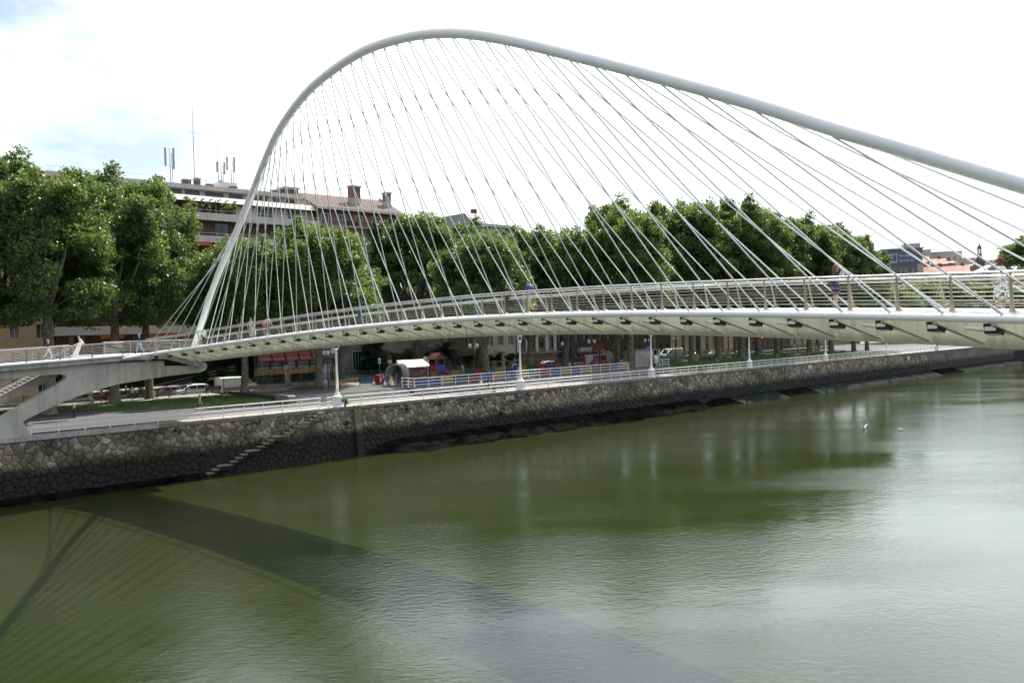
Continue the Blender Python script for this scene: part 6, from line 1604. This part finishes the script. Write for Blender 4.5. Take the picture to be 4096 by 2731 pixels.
        hc = Vector((0, lean * 1.4 + 0.01, hz + 0.68))
        mb.ball((hc + Vector((0, 0.098, -0.01))) * k, 0.014 * k, 0.02 * k, 0.024 * k, 6, 4, 0)
        for sg in (-1, 1):
            mb.ball((hc + Vector((sg * 0.08, 0.0, 0.0))) * k, 0.012 * k, 0.022 * k, 0.032 * k, 6, 4, 0)
            mb.ball((hc + Vector((sg * 0.03, 0.088, 0.02))) * k, 0.010 * k, 0.006 * k, 0.008 * k, 6, 4, 3)
        mb.box(-0.025 * k, 0.025 * k, (hc.y + 0.088) * k, (hc.y + 0.094) * k, (hc.z - 0.052) * k, (hc.z - 0.043) * k, 3)
        bm = bmesh.new(); bm.from_mesh(me)
        m2 = mb.mesh('x', [mats[q] for q in order]); bm.from_mesh(m2); bm.to_mesh(me); bm.free(); bpy.data.meshes.remove(m2)
        me.polygons.foreach_set('use_smooth', [True] * len(me.polygons))
        t = thing('person', P['label'], 'person', P['pos'], P['heading'], 'people on the bridge and quay')
        old = o.data; bpy.data.objects.remove(o); bpy.data.meshes.remove(old)
        link('body', me, t)
        # hair cap
        mb = MB(); c = (hc + Vector((0, -0.018, 0.03))) * k
        mb.ball(c, 0.088 * k, 0.108 * k, 0.098 * k, 12, 8)
        if P['hair_len'] > 0:
            mb.lathe([(0.075 * k, -P['hair_len'] * k), (0.1 * k, -0.06 * k), (0.08 * k, 0.05 * k)], 10, c + Vector((0, -0.028 * k, 0)))
        if P['hair_len'] < 0:
            mb.ball(c + Vector((0, 0, 0.0)), 0.12 * k, 0.13 * k, 0.12 * k, 12, 8)
        link('hair', mb.mesh('hair', mats['hair'], True), t)
        if P['skirt']:
            z0, z1, w0, col = P['skirt']
            mb = MB(); prof = [(w0 * k, z0 * k), (w0 * 0.93 * k, (z0 + z1) / 2 * k), (0.165 * k, (z1 - 0.06) * k), (0.13 * k, (z1 + 0.06) * k)]
            mb.lathe(prof, 16, (0, 0, 0), 0, Matrix(((1, 0, 0), (0, 0.85 if w0 < 0.3 else 1, 0), (0, 0, 1))))
            link('skirt', mb.mesh('skirt', col if not isinstance(col, tuple) else cm(*col), True), t)
        if P['extra']: P['extra'](t, k)
def print_mat(name, a, b, scale, th=0.5):
    m = bpy.data.materials.new(name); m.use_nodes = True; n, l = m.node_tree.nodes, m.node_tree.links; bs = n['Principled BSDF']; bs.inputs['Roughness'].default_value = 0.8
    tc = n.new('ShaderNodeTexCoord'); nz = n.new('ShaderNodeTexNoise'); nz.inputs['Scale'].default_value = scale; nz.inputs['Detail'].default_value = 2; nz.inputs['Distortion'].default_value = 1.5
    rp = n.new('ShaderNodeValToRGB'); rp.color_ramp.elements[0].position = th - 0.02; rp.color_ramp.elements[1].position = th + 0.02
    rp.color_ramp.elements[0].color = (*a, 1); rp.color_ramp.elements[1].color = (*b, 1)
    l.new(tc.outputs['Object'], nz.inputs['Vector']); l.new(nz.outputs['Fac'], rp.inputs['Fac']); l.new(rp.outputs['Color'], bs.inputs['Base Color']); return m
M['bw_print'] = print_mat('black and white print', (0.02, 0.02, 0.02), (0.7, 0.69, 0.66), 9, 0.47)
M['flower_print'] = print_mat('dark floral print', (0.04, 0.02, 0.06), (0.28, 0.12, 0.2), 14, 0.62)
def deckp(i, f, dz=0.202): return tuple(across(i, f, dz))
def bag(t, k, p, size, col, name='bag'):
    mb = MB(); mb.obox(Vector(p) * k, size); mb.tube([Vector(p) * k + Vector((0, -size[1] * 0.3, size[2] * 0.45)), Vector(p) * k + Vector((0, 0, size[2] * 0.9)), Vector(p) * k + Vector((0, size[1] * 0.3, size[2] * 0.45))], 0.012, 5); link(name, mb.mesh(name, cm(*col), False), t)
h_away = lambda i: _hd(max(i, 0)) + pi / 2            # facing along the deck towards the far bank: +Y local -> -tangent
h_near = lambda i: _hd(max(i, 0)) - pi / 2
def baby(t, k):
    mb = MB(); mb.ball((0.03, 0.25, 1.26), 0.11, 0.1, 0.19, 10, 6); mb.ball((0.1, 0.26, 1.44), 0.075, 0.08, 0.09, 10, 6); link('bundled_baby', mb.mesh('bundled_baby', [cm(0.6, 0.5, 0.52)], True), t)
    bag(t, k, (0.0, -0.19, 1.15), (0.26, 0.14, 0.34), (0.02, 0.02, 0.04), 'backpack')
person('woman in a white top and black-and-white skirt walking at the right end of the bridge', deckp(34.4, 0.44), h_away(35), (0.72, 0.71, 0.69), (0.6, 0.6, 0.6), (0.09, 0.025, 0.018), 1.66, 'walk', 'short', 'bare', hair_len=-1, female=True, skirt=(0.34, 0.98, 0.27, M['bw_print']), arms={-1: 'back', 1: 'swing'})
person('woman in a dark flowered dress standing on the bridge holding a bundled baby', deckp(31.15, 0.42), h_near(32) + radians(62), (0.035, 0.025, 0.06), (0.04, 0.02, 0.05), (0.14, 0.055, 0.03), 1.68, 'stand', 'short', 'bare', hair_len=0.24, female=True, skirt=(0.56, 1.0, 0.19, M['flower_print']), arms={-1: 'front', 1: 'front'}, extra=baby)
person('man in a blue polo shirt and beige shorts walking away on the bridge', deckp(21.9, 0.20), h_away(20), (0.03, 0.045, 0.24), (0.42, 0.38, 0.30), (0.20, 0.19, 0.18), 1.80, 'walk', 'short', 'short')
person('person in black clothes carrying a dark bag beside the man in blue on the bridge', deckp(21.0, 0.18), h_away(19), (0.012, 0.012, 0.016), (0.014, 0.014, 0.018), (0.10, 0.055, 0.035), 1.70, 'walk', 'short', 'long', hair_len=0.04, extra=lambda t, k: bag(t, k, (0.27, -0.06, 0.62), (0.1, 0.32, 0.3), (0.015, 0.015, 0.018)))
person('person in dark blue leaning on the bridge railing with arms apart', deckp(11.8, 0.62), h_away(11) - radians(60), (0.02, 0.025, 0.06), (0.02, 0.025, 0.06), (0.06, 0.03, 0.02), 1.80, 'stand', 'long', 'long', arms={-1: 'rail', 1: 'rail'})
person('woman in a grey top with a pink bag walking on the bridge', deckp(7.5, 0.22), h_near(6), (0.34, 0.34, 0.38), (0.05, 0.07, 0.18), (0.03, 0.02, 0.02), 1.66, 'walk', 'short', 'long', hair_len=0.1, female=True, extra=lambda t, k: bag(t, k, (0.3, -0.08, 1.0), (0.1, 0.3, 0.26), (0.55, 0.1, 0.2)))
person('woman in a beige coat with a white carrier bag walking on the bridge', deckp(6.4, 0.2), h_near(5), (0.34, 0.28, 0.23), (0.34, 0.28, 0.23), (0.24, 0.13, 0.07), 1.66, 'walk', 'long', 'short', hair_len=0.06, female=True, skirt=(0.5, 1.0, 0.22, (0.34, 0.28, 0.23)), extra=lambda t, k: bag(t, k, (-0.3, 0.0, 0.5), (0.14, 0.34, 0.42), (0.72, 0.74, 0.78)))
person('man in a white shirt and dark trousers standing beside the foot of the arch', deckp(1.75, 0.48), h_away(2), (0.55, 0.6, 0.68), (0.02, 0.02, 0.025), (0.03, 0.02, 0.02), 1.72, 'stand', 'short', 'long')
person('man in a dark T-shirt and jeans walking off the bridge onto the landing', tuple(W(-19.2, 1.6, 11.5)), QA + pi / 2, (0.035, 0.035, 0.05), (0.28, 0.36, 0.50), (0.25, 0.22, 0.2), 1.78, 'walk', 'short', 'long')
person('man in a blue shirt and pale trousers walking along the concrete ramp', tuple(W(-26.6, 1.6, zr(-26.6))), QA - pi / 2, (0.04, 0.05, 0.2), (0.5, 0.54, 0.6), (0.36, 0.24, 0.18), 1.72, 'walk', 'short', 'long')
person('man in a white shirt and dark trousers bending forward on the concrete ramp', tuple(W(-23.0, 4.9, 11.49)), QA + pi / 2, (0.72, 0.66, 0.68), (0.04, 0.03, 0.03), (0.18, 0.17, 0.16), 1.72, 'bend', 'long', 'long')
person('dark-haired child low on the stairs behind the ramp railing', tuple(W(-25.6, 4.6, zst(-25.6) - 0.15)), QA + pi / 2, (0.03, 0.03, 0.04), (0.1, 0.1, 0.1), (0.05, 0.03, 0.02), 1.55, 'stand')
person('man in a grey shirt and dark trousers walking on the quay left of the lawn', tuple(W(-21.6, 14.2, ZP + 0.005)), QA + radians(60), (0.30, 0.31, 0.34), (0.015, 0.017, 0.03), (0.06, 0.04, 0.03), 1.76, 'stand', 'short', 'long')
person('bare-chested man in jeans walking on the quay before the left lawn', tuple(W(-11.0, 9.2, ZP + 0.005)), QA - pi / 2, (0.50, 0.27, 0.2), (0.05, 0.07, 0.15), (0.05, 0.03, 0.02), 1.75, 'walk', 'none', 'long')
person('person in a cream shirt and jeans standing on the sunny path behind the lawn', tuple(W(-11.9, 27.4, 5.405)), QA, (0.58, 0.46, 0.38), (0.05, 0.06, 0.09), (0.5, 0.42, 0.36), 1.70, 'stand', 'short', 'long')
person('woman in a coral top and jeans standing beside the big tree trunk', tuple(W(-15.0, 28.6, 5.405)), QA + 0.4, (0.62, 0.22, 0.15), (0.10, 0.16, 0.3), (0.2, 0.07, 0.04), 1.68, 'stand', 'none', 'long', female=True, hair_len=0.06)
person('person in a pale top and black trousers behind the bench by the big trunk', tuple(W(-15.9, 29.6, 5.405)), QA + 2.5, (0.4, 0.38, 0.3), (0.02, 0.02, 0.02), (0.04, 0.03, 0.02), 1.66, 'stand')
person('person in white sitting on the bench under the concrete pier', tuple(W(-16.5, 27.15, 5.37)), QA + pi, (0.6, 0.58, 0.56), (0.2, 0.2, 0.22), (0.25, 0.2, 0.16), 1.66, 'sit', arms={-1: 'lap', 1: 'lap'})
person('person in a purple top walking on the street pavement behind the taxi', tuple(W(-9.8, 40.6, ZR + 0.135)), QA - pi / 2, (0.10, 0.06, 0.2), (0.05, 0.05, 0.1), (0.05, 0.03, 0.02), 1.66, 'walk', female=True)
person('person in a pink top walking beside the one in purple behind the taxi', tuple(W(-8.6, 40.6, ZR + 0.135)), QA - pi / 2, (0.6, 0.45, 0.5), (0.05, 0.05, 0.1), (0.05, 0.03, 0.02), 1.66, 'walk', female=True, hair_len=0.1)
person('person in a red top and black shorts with white shoes on the terrace steps', tuple(W(5.9, 10.3, 5.1 + 0.65 * 0.75 - 0.0)), QA - radians(50), (0.48, 0.02, 0.03), (0.015, 0.015, 0.02), (0.04, 0.02, 0.015), 1.72, 'stand', 'short', 'short', (0.7, 0.7, 0.7), arms={-1: 'front', 1: 'front'})
person('person in grey standing half hidden behind the nearest lamp post', tuple(W(5.4, 12.4, ZU + 0.005)), QA - radians(60), (0.3, 0.3, 0.32), (0.2, 0.17, 0.13), (0.05, 0.04, 0.03), 1.72, 'stand')
person('bare-chested boy in black shorts standing left of the concrete ring', tuple(W(15.3, 15.2, ZU + 0.005)), QA - pi / 2, (0.40, 0.2, 0.12), (0.015, 0.015, 0.02), (0.03, 0.02, 0.015), 1.66, 'stand', 'none', 'short', skin=SKIN2)
person('boy in a turquoise shirt with lilac shorts and a backpack by the concrete ring', tuple(W(15.9, 14.6, ZU + 0.005)), QA - pi / 2, (0.02, 0.24, 0.26), (0.4, 0.36, 0.5), (0.06, 0.03, 0.02), 1.60, 'walk', 'short', 'short', (0.6, 0.6, 0.6), extra=lambda t, k: bag(t, k, (0.0, -0.2, 1.15), (0.26, 0.16, 0.36), (0.03, 0.03, 0.05), 'backpack'))
person('person in dark clothes sitting inside the open concrete ring', tuple(W(19.9, 18.9, ZU - 0.02)), QA - pi / 2 - 0.6, (0.14, 0.12, 0.16), (0.06, 0.07, 0.14), (0.05, 0.03, 0.02), 1.66, 'sit', arms={-1: 'lap', 1: 'lap'})
person('man in a light blue shirt and beige trousers leaning over at the playground fence', tuple(W(34.2, 22.0, ZU + 0.02)), QA, (0.24, 0.29, 0.48), (0.3, 0.27, 0.2), (0.2, 0.18, 0.16), 1.76, 'bend', 'short', 'long')
person('bald man in white shirt and shoulder bag on the quay beside the second lamp post', tuple(W(20.9, 2.0, ZP + 0.006)), QA - pi / 2, (0.66, 0.66, 0.68), (0.32, 0.28, 0.2), (0.3, 0.2, 0.15), 1.72, 'walk', 'short', 'long')
person('woman in a dark blue dress pulling a black suitcase on the quay', tuple(W(21.7, 1.5, ZP + 0.006)), QA - pi / 2, (0.02, 0.02, 0.08), (0.02, 0.02, 0.08), (0.03, 0.02, 0.02), 1.66, 'walk', 'none', 'bare', female=True, hair_len=0.15, skirt=(0.5, 1.0, 0.19, (0.02, 0.02, 0.08)), arms={1: 'back'})
for q, (s, n) in enumerate(((38.8, 14.5), (42.0, 18.0), (48.4, 13.4), (47.3, 12.0))):
    person(('child in white and black near the swings left of the second lamp', 'child in dark purple by the swings', 'woman in a lilac top standing in the playground right of the second lamp', 'child in pale pink stretching an arm right of the second lamp')[q], tuple(W(s, n, ZU + 0.02)), QA + q, ((0.6, 0.6, 0.6), (0.12, 0.08, 0.16), (0.46, 0.38, 0.55), (0.5, 0.35, 0.45))[q], (0.03, 0.03, 0.04), (0.03, 0.02, 0.02), (1.5, 1.3, 1.66, 1.2)[q], 'stand', 'short', 'long', arms={1: 'up'} if q == 3 else None)
person('woman in a pale top and black skirt before the toilet cabin', tuple(W(66.0, 11.6, ZU + 0.005)), QA + pi, (0.55, 0.5, 0.6), (0.02, 0.02, 0.025), (0.05, 0.03, 0.02), 1.66, 'stand', 'short', 'bare', female=True, skirt=(0.5, 1.0, 0.18, (0.02, 0.02, 0.025)), arms={-1: 'fold', 1: 'fold'})
person('person in a striped lilac top walking past the toilet cabin door', tuple(W(67.6, 10.9, ZU + 0.005)), QA + pi / 2, (0.34, 0.28, 0.42), (0.03, 0.03, 0.05), (0.05, 0.03, 0.02), 1.70, 'walk', 'long', 'long', (0.5, 0.5, 0.5))
person('woman in bright sunlight pushing a pushchair left of the toilet cabin', tuple(W(63.9, 15.6, ZU + 0.005)), QA + pi, (0.6, 0.45, 0.36), (0.5, 0.45, 0.42), (0.05, 0.03, 0.02), 1.66, 'stand', arms={-1: 'front', 1: 'front'}, female=True)
for q, (s, n, c) in enumerate(((78.9, 7.45, (0.42, 0.38, 0.5)), (91.3, 9.45, (0.06, 0.06, 0.09)), (112.3, 8.35, (0.08, 0.08, 0.12)), (118.3, 9.85, (0.2, 0.15, 0.12)))):
    person('person sitting on the %s lawn bench from the terrace %s' % (('first', 'second', 'fourth', 'fifth')[q], ('in a lilac shirt', 'in black', 'in dark clothes', 'in brown')[q]), tuple(W(s, n, 5.34)), QA + pi, c, (0.05, 0.06, 0.12), (0.25, 0.2, 0.16) if q == 0 else (0.03, 0.02, 0.02), 1.68, 'sit', arms={-1: 'lap', 1: 'lap'})
for q, (s, n, c) in enumerate(((133.0, 22.0, (0.5, 0.5, 0.5)), (137.5, 21.0, (0.4, 0.03, 0.03)), (142.5, 20.5, (0.42, 0.03, 0.05)))):
    person('distant person in %s among the far right tree trunks' % ('white', 'red, left of another in red,', 'red furthest right')[q], tuple(W(s, n, 5.11)), QA + q, c, (0.05, 0.05, 0.08), (0.05, 0.03, 0.02), 1.70, 'stand')
build_people()
t = thing('suitcase', 'black wheeled suitcase pulled along the quay by the woman in blue', 'suitcase', W(22.5, 1.45, ZP + 0.006), QA)
MB().obox((0, 0, 0.42), (0.3, 0.42, 0.62), Matrix.Rotation(radians(-25), 3, 'Y')).build('body', M['rubber'], t)
for y in (-0.15, 0.15):
    MB().lathe([(0.05, -0.02), (0.05, 0.02)], 10, (0.1, y, 0.05), 0, Matrix.Rotation(radians(90), 3, 'X')).build('wheel', M['black'], t)
    MB().tube([(-0.13, y, 0.7), (-0.36, y, 1.0)], 0.012, 5).build('handle', M['stainless'], t)
t = thing('pushchair', 'pale pushchair in the sun left of the toilet cabin', 'pushchair', W(63.8, 14.7, ZU + 0.005), QA)
MB().prism([(-0.25, -0.4, 0.45), (-0.25, 0.3, 0.5), (-0.25, 0.4, 0.95), (-0.25, 0.1, 1.05), (-0.25, -0.45, 0.6)], (0.5, 0, 0)).build('seat', cm(0.55, 0.5, 0.45), t)
for x in (-0.24, 0.24):
    MB().tube([(x, 0.4, 1.05), (x, 0.0, 0.5), (x, -0.4, 0.12)], 0.018, 6).build('frame', M['black'], t)
    for y in (-0.4, 0.3): MB().lathe([(0.11, -0.02), (0.11, 0.02)], 12, (x, y, 0.12), 0, Matrix.Rotation(radians(90), 3, 'Y')).build('wheel', M['rubber'], t)
# two gulls resting on the water
for q, (p, lab) in enumerate(((Vector((41.6, 98.5, 0)), 'white gull flapping low on the green water, the left one'), (Vector((44.8, 96.0, 0)), 'small white gull floating right of the flapping one'))):
    t = thing('gull', lab, 'bird', p, 0.5 + q, 'gulls on the river'); mb = MB()
    mb.tube([(0, -0.3, 0.08), (0, -0.15, 0.1), (0, 0.05, 0.12), (0, 0.18, 0.18), (0, 0.26, 0.24), (0, 0.32, 0.23)], [0.02, 0.07, 0.09, 0.06, 0.045, 0.012], 8)
    mb.build('body', cm(0.75, 0.75, 0.74), t, True)
    for sg in (-1, 1):
        up = 0.28 if q == 0 else 0.02
        MB().prism([(sg * 0.06, -0.12, 0.14), (sg * 0.06, 0.08, 0.14), (sg * 0.4, 0.06, 0.14 + up), (sg * 0.68, -0.1, 0.12 + up * 1.1), (sg * 0.4, -0.1, 0.14 + up)] if q == 0 else [(sg * 0.06, -0.25, 0.12), (sg * 0.07, 0.05, 0.16), (sg * 0.1, -0.05, 0.15), (sg * 0.08, -0.3, 0.12)], (0, 0, 0.02)).build('wing', cm(0.5, 0.5, 0.52), t)
